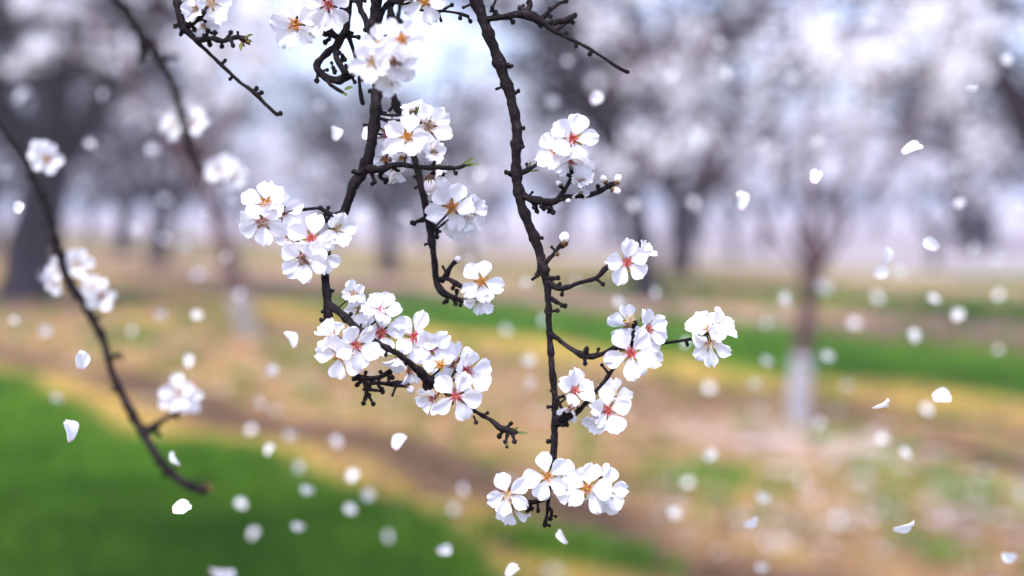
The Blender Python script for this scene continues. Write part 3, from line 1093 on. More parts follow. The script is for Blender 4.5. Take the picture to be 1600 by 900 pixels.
        tag(link('stamens', rr.choice(STAMENS[style]), b, sm), kind='stuff')
        return b

    def bud(self, px, py, R, up, dd=0.0, white=True):
        """a closed bud, white petals over a dark calyx; UP is the picture direction of its tip"""
        k = (self.d + dd / 1000) / FPX
        c = self.pt(px, py, dd)
        z = (RIGHT * up[0] + UP * up[1] - FWD * 0.25).normalized()
        x = z.cross(FWD).normalized()
        mat = Matrix.Translation(c) @ Matrix((x, z.cross(x), z)).transposed().to_4x4() @ Matrix.Scale(R * k, 4)
        m = MB()
        if white:
            V, F = ball((0, 0, 0.25), 1.0, 12, 9, (0.82, 0.82, 0.95))
            V = np.array(V)
            tw = np.arctan2(V[:, 1], V[:, 0]) * 3 + V[:, 2] * 3.0
            V[:, :2] *= (1 + 0.07 * np.sin(tw))[:, None]
            m.add(V, F, 0)
        V, F = ball((0, 0, -0.55), 0.72, 10, 7, (0.95, 0.95, 1.05), rough=0.2)
        m.add(V, F, 1)
        for i in range(5):
            a = i * 6.2832 / 5 + 0.3
            co, si = math.cos(a), math.sin(a)
            leaf_shape(m, (co * 0.60, si * 0.60, -0.5), (co * 0.72, si * 0.72, 0.55 if white else 0.35), (co, si, 0.0), 0.26, 2)
        q, dist = self.nearest(mat @ Vector((0, 0, -1.2)))
        lq = mat.inverted() @ q
        if lq.length < 9:
            m.add(*tube(smooth_path([(0, 0, -1.0, 0.32), (*(lq * 0.5 + Vector((0, 0, -0.9))), 0.27), (*lq, 0.3)], 0.6), 6), 3)
        b = link('flower_bud', m.mesh('flower_bud', [M_BUD, M_SEPALB, M_SEPAL, M_BARK]), self.root)
        b.matrix_local = self.root.matrix_world.inverted() @ mat

    def leaf(self, px, py, ex, ey, w=2.6, dd=0.0):
        k = self.d / FPX
        a, b = self.pt(px, py, dd), self.pt(ex, ey, dd - 3)
        m = MB()
        n = (-FWD + UP * 0.5).normalized()
        leaf_shape(m, a - self.root.location, b - self.root.location, n, w * k)
        link('leaf', m.mesh('leaf', [M_LEAF]), self.root)


# ---- the crowded middle branch
mb = Branch('dark almond branch bending twice, its lower arm crowded with white blossoms', 0.89, 1)
mb.stem('branch_wood', [(596, -260, 12.5, -20), (592, -90, 12, -12), (588, 0, 11, -5), (585, 52, 11), (590, 100, 10.5), (589, 150, 10.5), (579, 232, 10.5), (566, 270, 11, 4), (552, 290, 10), (540, 325, 9, 2), (522, 356, 8.5, 4), (511, 395, 7.5, 4), (508, 425, 8, 2), (512, 475, 8.5), (513, 503, 9, 2)], 0.8)
mb.stem('twig', [(556, -120, 5, 10), (561, 0, 6, 6), (570, 28, 6.5, 3), (580, 56, 7, 0)], 0.4)
mb.stem('twig', [(514, 474, 7), (522, 481, 7, -2), (539, 495, 7.5, -5), (557, 512, 6.5, -10), (591, 536, 5.5, -16), (626, 556, 5.5, -14), (655, 580, 7.5, -8), (669, 594, 9, -3), (700, 614, 5.5, 6), (743, 643, 4, 6), (768, 657, 4.2, 3), (781, 668, 6, 0), (800, 674, 6.5, 0), (808, 676, 4, 0)], 1.2)
mb.stem('twig', [(570, 262, 9, 3), (592, 265, 7.5, -3), (620, 257, 5.5, -8), (655, 261, 4.5, -10), (690, 262, 4.5, -11), (716, 262, 4, -10), (726, 258, 3.4, -10)], 1.2)
for pts, kb in (([(540, 330, 5), (520, 336, 6), (508, 330, 5), (501, 325, 4)], 3), ([(520, 336, 5), (508, 345, 5), (504, 338, 4)], 1), ([(516, 500, 4), (502, 500, 4)], 0), ([(565, 270, 6), (553, 268, 5)], 1), ([(575, 56, 5), (566, 66, 3.2)], 0),
               ([(667, 596, 9), (668, 606, 11), (672, 606, 8)], 0), ([(740, 650, 2.6), (744, 660, 2.6)], 0), ([(786, 672, 5), (780, 682, 3.4)], 1), ([(794, 676, 5), (790, 690, 3.4)], 1), ([(800, 676, 5), (804, 690, 3.4)], 1), ([(792, 668, 4), (798, 662, 3)], 0), ([(600, 262, 5), (594, 276, 5), (604, 282, 3.4)], 1), ([(580, 268, 5), (585, 284, 4)], 1), ([(612, 258, 5), (622, 268, 4)], 0), ([(708, 263, 3), (712, 271, 3)], 0), ([(690, 264, 3), (692, 272, 2.8)], 0), ([(632, 552, 3), (640, 544, 2.4)], 0), ([(556, 520, 3), (564, 515, 3.4)], 0),
               ([(585, 50, 7), (606, 6, 6), (636, 4, 5), (648, -6, 4)], 2)):
    mb.spur(pts, kb and 3.6 or 3.2, kb)
# the leafless spur cluster under it
mb.stem('twig', [(640, 566, 4, 6), (614, 577, 4, 8), (592, 590, 4.5, 8), (570, 591, 6, 8), (557, 589, 5, 8)], 2.2, 8)
mb.stem('twig', [(632, 600, 8, 8), (620, 600, 6, 8), (598, 599, 4, 8), (578, 598, 4.5, 8)], 1.2, 8)
for pts, kb in (([(570, 594, 6, 8), (573, 612, 5, 8), (571, 622, 4, 8)], 3), ([(574, 608, 4, 8), (588, 610, 3.4, 8), (598, 612, 3, 8)], 0), ([(572, 618, 4, 8), (568, 630, 3, 8)], 0), ([(576, 618, 4, 8), (583, 631, 3, 8)], 0), ([(566, 592, 6, 8), (553, 592, 4, 8)], 2), ([(568, 592, 5, 8), (558, 601, 4, 8)], 0), ([(610, 580, 3, 8), (613, 590, 2.6, 8)], 0), ([(632, 592, 5, 8), (640, 604, 5, 8)], 0), ([(590, 600, 3, 8), (596, 608, 2.5, 8)], 0)):
    mb.spur(pts, 3.6, kb)
mb.bud(640, 607, 8, (0.5, -0.7), 4)
F = mb.flower
# upper cluster beside the elbow
F(416, 318, 41, (0, 0.30, 1), 92, -6, 'o')
F(438, 332, 38, (0.55, 0.05, 1), 22, -2, 'c')
F(410, 346, 43, (-0.12, -0.55, 1), 205, -12, 'b')
F(487, 373, 42, (0.05, 0.12, 1), 78, -10, 'c')
F(453, 372, 26, (-0.1, 0.2, 1), 60, -4, 'y')
F(474, 404, 42, (-0.1, -0.55, 1), 212, -15, 'b')
F(526, 358, 32, (0.75, 0.25, 0.8), 70, -6, 'y')
F(503, 400, 33, (0.45, -0.35, 1), -10, -8, 'y')
# lower arm
F(532, 553, 42, (-0.15, -0.10, 1), 258, -14, 'o')
F(520, 525, 32, (-0.35, 0.45, 0.8), 100, -10, 'y')
F(556, 540, 40, (0.45, 0.0, 1), 50, -24, 'c')
F(596, 520, 44, (-0.05, 0.10, 1), 150, 6, 'c')
F(648, 527, 43, (0.10, 0.10, 1), 68, 4, 'c')
F(596, 486, 36, (0.15, 0.75, 0.8), 120, 2, 'c', cup=32)
F(552, 459, 24, (0.25, 0.25, 1), 115, 0, 'y', cup=30)
F(562, 482, 31, (0.1, -0.15, 1), 200, 10, 'y', cup=45)
F(729, 582, 46, (0.55, 0.15, 0.85), 95, -4, 'c', cup=30)
F(712, 570, 42, (-0.1, 0.35, -0.8), 98, 10, 'o')
F(712.5, 619, 43, (0.0, -0.12, 1), 140, -14, 'c')
F(676, 622, 30, (-0.8, -0.35, 0.6), 190, -4, 'c', cup=45)
F(624, 560, 28, (-0.2, -0.8, 0.5), 250, 4, 'c', cup=60, skip=(1,))
F(640, 580, 26, (0.2, -0.8, 0.35), 262, 4, 'c', cup=65, skip=(2, 3))
F(688, 571, 36, (0.05, 0.55, 0.8), 100, -12, 'o', skip=(0, 1, 2, 3, 4), label='spent flower without petals, its russet calyx open as a star')
F(672, 545, 40, (0.25, -0.05, 1), 330, 6, 'c')
# cluster on the cross twig
F(637, 214, 40, (-0.05, 0.0, 1), 145, -10, 'o')
F(670, 198, 42, (0.35, 0.15, 1), 40, 6, 'y', cup=22)
F(655, 186, 36, (0.2, 0.7, 0.6), 80, 12, 'y')
F(676, 236, 27, (0.3, 0.0, 1), 300, 2, 'y', cup=40)
F(606, 210, 42, (-0.25, 0.1, 1), 100, 10, 'c')
F(628, 245, 26, (0.0, -0.6, 0.8), 270, 2, 'o', cup=50)
F(602, 248, 30, (-0.2, -0.6, 0.6), 240, 12, 'o')
F(616, 266, 26, (0.1, -0.85, 0.3), 265, 6, 'c', cup=60)
F(682, 262, 22, (0.7, -0.6, 0.3), 330, 0, 'y', cup=65)
mb.bud(634, 180, 7.5, (0.1, 1), -2)
mb.bud(643, 170, 8, (-0.1, 1), -2)
mb.bud(660, 186, 8, (0.8, 0.6), -4)
mb.bud(672, 287, 12.5, (0.0, -1), 2)
mb.leaf(648, 184, 651, 165); mb.leaf(650, 180, 655, 164, 2.0)
mb.leaf(724, 260, 750, 256, 3); mb.leaf(722, 258, 742, 246, 3); mb.leaf(718, 260, 736, 252, 2.6)
mb.leaf(806, 676, 826, 677, 2.6); mb.leaf(800, 672, 812, 668, 2.2); mb.leaf(792, 690, 794, 698, 2)

# ---- the straight knobbly branch
sb = Branch('long knobbly almond branch hanging nearly straight down, bare above and blossoming below', 0.89, 2)
sb.stem('branch_wood', [(655, -230, 14, -10), (700, -90, 12.5, -4), (738, -10, 11.5), (758, 40, 11), (779, 95, 10.5), (797, 150, 10), (808, 205, 10), (806, 258, 9.5), (812, 308, 9.5), (825, 348, 9), (838, 378, 9), (847, 414, 9.5), (855, 447, 7.5), (858, 511, 6.2), (862, 575, 6.2), (867, 624, 6), (866, 692, 6.2), (864, 722, 6), (859, 752, 5, 2), (857, 781, 4, 2), (854, 806, 3.5, 2), (851, 823, 3, 2)], 0.85)
sb.stem('twig', [(811, 272, 6), (824, 266, 4.5, -3), (842, 255, 3.5, -5), (862, 244, 3, -4)], 0.9, 8)
sb.stem('twig', [(814, 300, 7), (824, 309, 6, -2), (843, 314, 7, -4), (862, 316, 7, -4), (880, 309, 5.5, -4), (908, 306, 4.5, 0), (930, 302, 4.8, 3), (950, 291, 5, 5), (957, 286, 4, 5)], 1.6)
sb.stem('twig', [(870, 312, 4.5, -4), (882, 297, 4, -6), (893, 277, 4, -8), (892, 261, 4, -8)], 0.8, 8)
sb.stem('twig', [(849, 412, 6), (858, 405, 4, -2), (868, 393, 3.5, -4), (876, 382, 4, -4)], 1.4, 8)
sb.stem('twig', [(856, 440, 7), (866, 448, 5.5, -2), (880, 451, 5, -4), (905, 442, 4.2, -6), (932, 434, 4.2, -8), (944, 422, 6, -8), (953, 415, 4, -8)], 1.0)
sb.stem('twig', [(859, 520, 6), (872, 530, 4.5, -2), (892, 545, 4.5, -4), (915, 556, 6, -6), (938, 554, 4.5, -7), (962, 543, 4.2, -6), (1000, 540, 3.6, 4), (1040, 536, 3.4, 6), (1066, 532, 3.2, 6), (1096, 527, 3.5, 4)], 1.1)
sb.stem('twig', [(864, 655, 6), (880, 653, 8, -3), (900, 645, 6, -5), (918, 627, 4.2, -6), (936, 606, 4.2, -7), (952, 585, 3.8, -7), (962, 570, 3.6, -6), (978, 540, 4.5, -2), (990, 520, 5.5, 0), (992, 500, 5, 0)], 0.9)
sb.stem('twig', [(862, 608, 5), (870, 622, 3.6, -2), (878, 640, 3.2, -4)], 0.6, 8)
sb.stem('twig', [(858, 775, 4), (850, 780, 5, -2), (838, 784, 4.2, -4), (822, 785, 4.4, -5), (808, 786, 4, -5)], 1.5, 8)
sb.stem('twig', [(757, 30, 6), (775, 28, 5.5, -5), (800, 24, 7, -8), (820, 22, 9, -10), (840, 30, 9, -12), (862, 46, 4.5, -14), (890, 60, 3.6, -16), (920, 76, 3.2, -18), (950, 95, 3.2, -20), (968, 107, 3.4, -20), (982, 113, 4.5, -20)], 1.2)
for pts, kb in (([(864, 716, 6), (872, 724, 5), (879, 727, 4)], 0), ([(862, 690, 4), (856, 690, 4)], 0), ([(868, 662, 5, -4), (880, 664, 4, -4)], 0), ([(860, 466, 5), (870, 472, 4.5), (883, 478, 3)], 2), ([(848, 412, 8), (839, 430, 5)], 1), ([(858, 436, 7), (872, 434, 4)], 1), ([(792, 100, 5), (796, 104, 5)], 0), ([(803, 148, 4), (810, 142, 3)], 0), ([(808, 205, 5), (818, 200, 3)], 0), ([(846, 314, 6, -4), (850, 326, 4, -4)], 1), ([(858, 316, 6, -4), (864, 332, 4, -4)], 1), ([(832, 312, 5, -3), (834, 324, 3, -3)], 0), ([(918, 556, 5, -6), (917, 545, 4, -6)], 1), ([(914, 558, 5, -6), (914, 568, 3, -6)], 0), ([(932, 436, 4, -8), (942, 444, 3, -8)], 0), ([(879, 452, 4, -4), (878, 460, 3, -4)], 0), ([(826, 786, 4, -4), (824, 797, 4, -4)], 1), ([(840, 784, 3, -4), (841, 798, 3, -4)], 0), ([(856, 790, 3, 2), (862, 800, 4, 2), (860, 810, 3, 2)], 1), ([(884, 655, 6, -3), (886, 664, 4, -3)], 0), ([(810, 268, 6), (797, 272, 4)], 1),
               ([(815, 24, 8, -10), (828, 8, 6, -10), (822, -20, 6, -10)], 3), ([(836, 26, 8, -12), (845, 40, 6, -12)], 3), ([(828, 22, 8, -10), (812, 12, 5, -10)], 2), ([(846, 30, 6, -12), (858, 18, 4, -12), (872, 6, 4, -12), (884, 2, 4, -12)], 2), ([(782, 26, 4, -5), (770, 16, 3, -5), (776, -4, 3.5, -5)], 2), ([(846, 38, 6, -12), (870, 34, 5, -13), (886, 32, 8, -14), (898, 24, 7, -14)], 3), ([(902, 64, 3, -17), (900, 72, 2.4, -17)], 0), ([(880, 56, 3, -16), (884, 52, 3, -16)], 0)):
    sb.spur(pts, kb and 3.6 or 3.2, kb)
F = sb.flower
F(895, 218, 43, (0.05, 0.10, 1), 72, -14, 'c')
F(870, 238, 37, (-0.45, 0.05, 1), 200, -8, 'o')
F(894, 250, 37, (0.05, -0.75, 0.8), 215, -10, 'c', cup=25)
F(906, 281, 27, (0.35, 0.1, 1), 30, -4, 'y', cup=45)
F(906, 298, 18, (0.3, -0.6, 0.8), 290, -2, 'y', cup=40)
sb.bud(944, 281, 6.5, (-0.5, 0.8), 4); sb.bud(965, 281, 7.5, (0.4, 0.8), 4); sb.bud(962, 298, 7, (0.7, -0.3), 4)
sb.bud(886, 313, 5, (0.8, -0.4), -4); sb.bud(882, 374, 10, (0.1, 1), -4); sb.bud(868, 395, 5.5, (-0.7, 0.6), -4, white=False)
sb.bud(874, 287, 5, (-0.5, 0.4), -6)
sb.leaf(828, 268, 843, 266, 2); sb.leaf(826, 262, 830, 252, 2)
F(980, 410, 38, (0.05, 0.0, 1), 96, -12, 'c')
F(1004, 396, 26, (0.7, 0.5, 0.4), 50, -4, 'y', cup=40, skip=(2, 3))
sb.bud(994, 385, 6, (-0.2, 1), -4)
F(985, 552, 43, (0.0, 0.02, 1), 130, -14, 'c')
F(1011, 515, 39, (0.65, 0.05, 0.8), 30, -2, 'c', cup=22)
F(1000, 548, 44, (0.3, -0.2, 1), 335, 6, 'y')
F(984, 508, 38, (-0.25, 0.5, -0.7), 168, 10, 'o', skip=(2, 3))
F(985, 500, 30, (-0.15, 0.6, 0.8), 100, -6, 'y', skip=(0, 1, 2, 3, 4), label='spent flower without petals, its green pink calyx spread open')
sb.leaf(1000, 502, 1010, 484, 2.4, -4); sb.leaf(1002, 502, 1014, 488, 2.4, -4)
F(898, 611, 38, (0.45, 0.45, 0.8), 85, -14, 'c', cup=24)
F(892, 638, 26, (-0.2, -0.8, 0.5), 280, -6, 'b', cup=45, skip=(2,))
F(949, 641, 40, (0.25, -0.05, 1), 160, -14, 'c')
F(960, 620, 34, (0.2, 0.5, 0.6), 85, -2, 'y')
F(934, 655, 28, (-0.6, -0.5, 0.5), 200, -4, 'y', cup=40)
sb.leaf(912, 622, 920, 608, 3, -6)
F(1117, 515, 37, (0.55, 0.35, 0.7), 75, -2, 'c', cup=30)
F(1110, 537, 37, (-0.1, -0.35, 1), 215, -4, 'y', cup=28)
F(1104, 516, 36, (-0.3, 0.5, 0.5), 110, 6, 'y', cup=28)
F(856, 744, 40, (-0.15, 0.0, 1), 182, -14, 'o')
F(887, 755, 40, (0.05, 0.15, 1), 100, -8, 'b')
F(917.5, 763, 43, (0.0, 0.0, 1), 80, -16, 'o')
F(949, 765, 37, (0.35, 0.1, 1), 72, -8, 'y', cup=30)
F(945, 775, 34, (0.2, -0.5, 0.8), 250, 0, 'y', cup=30)
F(793, 773, 37, (0.15, 0.0, 1), 110, -14, 'y')
F(801, 797, 30, (0.0, -0.5, 0.7), 260, -2, 'y', skip=(3,))
sb.bud(855, 722, 6.5, (-0.4, 0.8), -8); sb.bud(947, 732, 7.5, (0.3, 1), -6); sb.bud(938, 742, 5.5, (0.1, 1), -6)

# ---- the thin hooked branch
hb = Branch('thin dark almond branch ending in a hook with two blossom clusters', 0.93, 3)
hb.stem('branch_wood', [(588, -240, 7, 0), (606, -60, 6.5, 0), (612, 60, 6.5, 0), (615, 140, 4.5), (620, 165, 8), (626, 182, 6), (640, 220, 5.5, 8), (654, 272, 7, 4), (664, 316, 7), (671, 352, 7.5), (678, 400, 6.2), (681, 436, 6.5), (690, 455, 6.5), (704, 463, 6), (722, 470, 5.2), (734, 474, 4.5)], 1.0)
hb.stem('twig', [(682, 440, 6), (696, 434, 4.5, -3), (712, 442, 4.5, -5), (730, 453, 4.5, -6), (738, 452, 4, -6)], 1.2, 8)
hb.stem('twig', [(690, 440, 5), (698, 428, 5, -4), (706, 414, 5.5, -5), (712, 408, 5, -5)], 1.4, 8)
for pts, kb in (([(664, 342, 6), (652, 346, 4), (644, 348, 3)], 1), ([(672, 350, 7), (682, 358, 6), (683, 370, 4)], 1), ([(700, 462, 4), (698, 470, 3)], 1), ([(712, 466, 4), (714, 455, 3)], 0), ([(706, 464, 4), (712, 474, 3)], 0)):
    hb.spur(pts, 3.8, kb)
hb.bud(714, 406, 6, (0.6, 0.5), -5)
F = hb.flower
F(706, 324, 42, (0.0, 0.05, 1), 58, -16, 'o')
F(733, 334, 36, (0.6, -0.05, 0.8), 20, -6, 'y')
F(716, 345, 34, (0.1, -0.6, 0.7), 265, -4, 'y', cup=24)
F(690, 300, 26, (-0.3, 0.6, 0.6), 150, -6, 'o', cup=50)
F(752, 440, 37, (0.0, 0.0, 1), 68, -14, 'o')
F(750, 468, 28, (0.0, -0.7, 0.7), 262, -8, 'y', cup=35)
hb.leaf(720, 318, 728, 308, 2.6, -10)

# ---- gnarled spur branch at the top
gb = Branch('gnarled short almond branch curling at the top beside pink centred blossoms', 0.90, 4)
gb.stem('branch_wood', [(552, -220, 8), (547, -60, 7), (543, 0, 6.5), (541, 46, 7), (533, 58, 8), (526, 72, 7), (512, 82, 6), (498, 96, 7), (496, 108, 6.5), (508, 120, 6.5), (526, 126, 7), (542, 122, 5.5), (556, 115, 4.5)], 2.0)
gb.stem('twig', [(540, 46, 5), (548, 66, 4, 4), (554, 86, 3.5, 6), (560, 106, 3, 8)], 0.5, 8)
gb.stem('twig', [(524, 72, 6), (526, 90, 5.5, -4), (534, 106, 6, -6), (542, 116, 5, -6)], 2.4, 8)
gb.stem('twig', [(508, 120, 4), (516, 132, 3.5, -4), (528, 140, 4.5, -6), (541, 148, 3.2, -6)], 1.0, 8)
gb.stem('twig', [(530, 60, 7), (518, 52, 6), (514, 40, 5), (516, 28, 4)], 1.6, 8)
gb.stem('twig', [(560, 106, 3, 8), (562, 130, 3.4, 8), (564, 148, 4, 8), (567, 163, 4.4, 8)], 1.5, 8)
for pts, kb in (([(516, 54, 6), (506, 52, 5), (501, 48, 4)], 2), ([(516, 60, 5), (508, 66, 4.5)], 1), ([(498, 112, 5), (495, 126, 4)], 0), ([(530, 96, 4, -5), (536, 91, 5, -5)], 1), ([(536, 106, 4, -5), (541, 104, 4, -5)], 0), ([(520, 104, 5), (523, 112, 5)], 1)):
    gb.spur(pts, 4, kb)
gb.leaf(538, 140, 552, 136, 4, -6); gb.leaf(534, 144, 542, 150, 3, -6)
F = gb.flower
F(462, 38, 42, (-0.2, -0.25, 1), 175, -4, 'o')
F(500, 30, 34, (-0.45, 0.1, 1), 60, -6, 'c')
F(513, 8, 40, (0.15, -0.3, 1), -52, -14, 'c')
F(482, 4, 36, (-0.2, 0.4, 0.8), 90, 4, 'y')

# ---- soft nearer cluster at the top
nb = Branch('thin almond twig dropping in front, holding a large soft blossom cluster', 0.805, 5)
nb.stem('branch_wood', [(640, -240, 6), (634, -80, 5.5), (628, -10, 5), (618, 40, 4.5, 8), (604, 80, 4.5, 10), (596, 104, 4, 10)], 0.8)
F = nb.flower
F(581, 97, 36, (-0.15, -0.05, 1), 120, -12, 'y')
F(618, 96, 40, (0.1, -0.5, 1), 230, -8, 'b')
F(628, 62, 40, (0.15, 0.2, 1), 60, -8, 'o')
F(594, 70, 34, (-0.1, 0.4, 1), 100, 0, 'y')
F(610, 124, 30, (0.1, -0.6, 0.8), 262, -2, 'y', cup=30)

tb = Branch('very thin dark twig with tiny knobs crossing the top beside one blossom', 0.90, 6)
tb.stem('branch_wood', [(610, -200, 5), (630, -40, 4), (645, 8, 3.4), (654, 15, 3.2), (676, 17, 3), (700, 18, 2.8), (720, 22, 3), (732, 26, 3.5)], 0.9, 8)
for pts, kb in (([(690, 18, 3), (698, 12, 3), (706, 8, 3)], 0), ([(672, 17, 3), (680, 28, 3)], 0), ([(718, 21, 2.6), (719, 28, 2.6)], 0), ([(730, 25, 3), (735, 33, 3)], 0)):
    tb.spur(pts, 3.2, kb)
F = tb.flower
F(663, 2, 38, (0.05, -0.15, 1), 215, -8, 'o')

# ---- bare whip with a spur, top
wb = Branch('bare slender twig slanting down past a knobbly spur, tip without blossom', 0.915, 7)
wb.stem('branch_wood', [(258, -220, 8), (270, -60, 7), (277, 0, 6.5), (285, 38, 8), (298, 54, 6), (313, 70, 4.2), (336, 92, 3.6), (359, 114, 3.6), (378, 131, 3.5), (396, 143, 4), (418, 166, 3.4), (434, 180, 4)], 0.7)
wb.stem('twig', [(290, 42, 7), (300, 34, 6, -4), (312, 28, 5, -6), (320, 18, 4.5, -6)], 2, 8)
wb.stem('twig', [(306, 62, 6), (318, 62, 5.5, -3), (332, 60, 4.5, -4), (348, 64, 5, -5), (360, 60, 4, -5), (372, 58, 5, -5), (384, 62, 7, -5)], 2.2, 8)
for pts, kb in (([(282, 38, 6), (274, 41, 4)], 0), ([(288, 42, 7), (284, 50, 5)], 1), ([(322, 60, 5), (325, 48, 3.5)], 1), ([(334, 60, 4), (336, 51, 3.5)], 0), ([(352, 63, 4), (361, 51, 3.5)], 0), ([(346, 64, 4), (347, 72, 3.2)], 0), ([(326, 64, 5), (328, 70, 5)], 1), ([(394, 142, 3.5), (401, 138, 3)], 0), ([(433, 179, 4), (438, 177, 4)], 0), ([(300, 40, 5), (304, 46, 4)], 0)):
    wb.spur(pts, 3.6, kb)
wb.bud(386, 60, 8, (0.9, 0.35), -5, white=False); wb.bud(390, 66, 6, (0.9, -0.3), -5, white=False); wb.bud(379, 72, 5, (0.2, -1), -5, white=False)
wb.leaf(384, 58, 396, 54, 3, -6); wb.leaf(376, 68, 377, 80, 3, -6)
F = wb.flower
F(306, 14, 28, (-0.1, -0.2, 1), 250, -10, 'y', cup=45)
F(330, 6, 38, (0.3, -0.2, 1), 320, 6, 'y')
F(318, 40, 26, (0.3, -0.6, 0.7), 280, 8, 'y')

# ---- two soft branches further off
lb = Branch('soft dark branch curving down to a bare swollen tip over the grass', 1.27, 8)
lb.stem('branch_wood', [(-150, 20, 9), (-60, 118, 8), (-8, 186, 7.2), (38, 252, 7), (70, 320, 7.5), (90, 384, 8), (103, 430, 8.5), (128, 471, 8), (150, 508, 8), (164, 540, 7.5), (178, 590, 7.5), (204, 643, 8), (224, 676, 8.5), (250, 720, 8), (278, 748, 8), (305, 762, 9), (320, 766, 11)], 0.7)
lb.stem('twig', [(224, 676, 6), (240, 668, 7, -4), (256, 656, 5, -6), (278, 646, 5, -8)], 1, 8)
for pts, kb in (([(174, 560, 6), (184, 555, 4)], 1), ([(240, 668, 6, -4), (248, 678, 4, -4)], 0), ([(318, 764, 8), (324, 754, 6)], 3), ([(260, 735, 6), (256, 741, 5)], 0)):
    lb.spur(pts, 4, kb)
lb.bud(326, 758, 6, (0.5, 0.6), -5, white=False); lb.bud(332, 766, 5, (1, 0), -5, white=False)
F = lb.flower
F(74, 248, 27, (0.15, -0.1, 1), 70, -16, 'o')
F(64, 240, 24, (-0.3, 0.2, 1), 120, -6, 'y')
F(98, 420, 26, (-0.2, 0.2, 1), 120, 10, 'y')
F(120, 412, 26, (0.3, 0.3, 1), 60, 12, 'y')
F(88, 438, 26, (-0.5, -0.3, 0.8), 215, 12, 'y')
F(159, 462, 28, (0.2, -0.1, 1), 75, -14, 'b')
F(146, 450, 24, (-0.2, 0.3, 1), 130, 6, 'y')
F(280, 614, 30, (0.0, 0.1, 1), 95, -12, 'y')
F(292, 624, 26, (0.5, 0.0, 0.8), 20, -4, 'y')
F(266, 622, 24, (-0.5, 0.0, 0.8), 160, -2, 'y')

ub = Branch('soft grey branch slanting down at the top with blurred blossom pairs', 1.42, 9)
ub.stem('branch_wood', [(120, -200, 12), (165, -40, 10), (186, 4, 9), (208, 34, 9.5), (228, 66, 10), (250, 92, 8.5), (266, 124, 7.5), (280, 160, 7), (286, 190, 7), (294, 224, 7), (312, 262, 6), (336, 280, 5), (350, 284, 4.5)], 1.3)
for pts, kb in (([(222, 60, 8), (222, 80, 7), (220, 92, 5)], 2), ([(256, 92, 6), (266, 88, 5), (276, 88, 5)], 1), ([(232, 70, 8), (238, 64, 5)], 1), ([(196, 20, 7), (200, 12, 4)], 1)):
    ub.spur(pts, 4.5, kb)
F = ub.flower
F(272, 196, 24, (-0.3, 0.1, 1), 130, 4, 'y')
F(303, 190, 25, (0.3, 0.2, 1), 60, 6, 'y')
F(340, 268, 24, (-0.3, 0.1, 1), 140, -8, 'y')
F(364, 276, 24, (0.35, 0.0, 1), 40, -6, 'y')
F(350, 262, 23, (0.0, 0.4, 1), 90, 0, 'y')

# ------------------------------------------------------------------ petals drifting in the air
BLUR_INF = 50.0 * 50.0 / (2.7 * FOCUS * 1000) / 36.0 * 1600.0
PETAL_GROUP = 'white petals drifting down through the air'


def drifting(px, py, size, ratio, ang, blur, label):
    """a loose petal: SIZE its length in the picture, RATIO how far it is turned, ANG its slant, BLUR how far beyond the focus"""
    d = FOCUS / (1 - blur / BLUR_INF) if blur >= 0 else FOCUS / (1 - blur / BLUR_INF)
    L = size * d / FPX
    rr = random.Random(int(px * 13 + py * 7))
    tilt = math.acos(min(1.0, ratio)) * rr.choice((-1, 1))
    base = frame_of((0, 0, 1), ang)
    mat = Matrix.Translation(P(px, py, d)) @ base @ Matrix.Rotation(tilt, 4, 'X') @ Matrix.Rotation(rr.uniform(-0.35, 0.35), 4, 'Y') @ Matrix.Scale(L, 4) @ Matrix.Translation((-0.5, 0, 0))
    o = link('drifting_petal', rr.choice(PETALS_LOOSE))
    o.matrix_world = mat
    tag(o, label, 'petal', PETAL_GROUP)


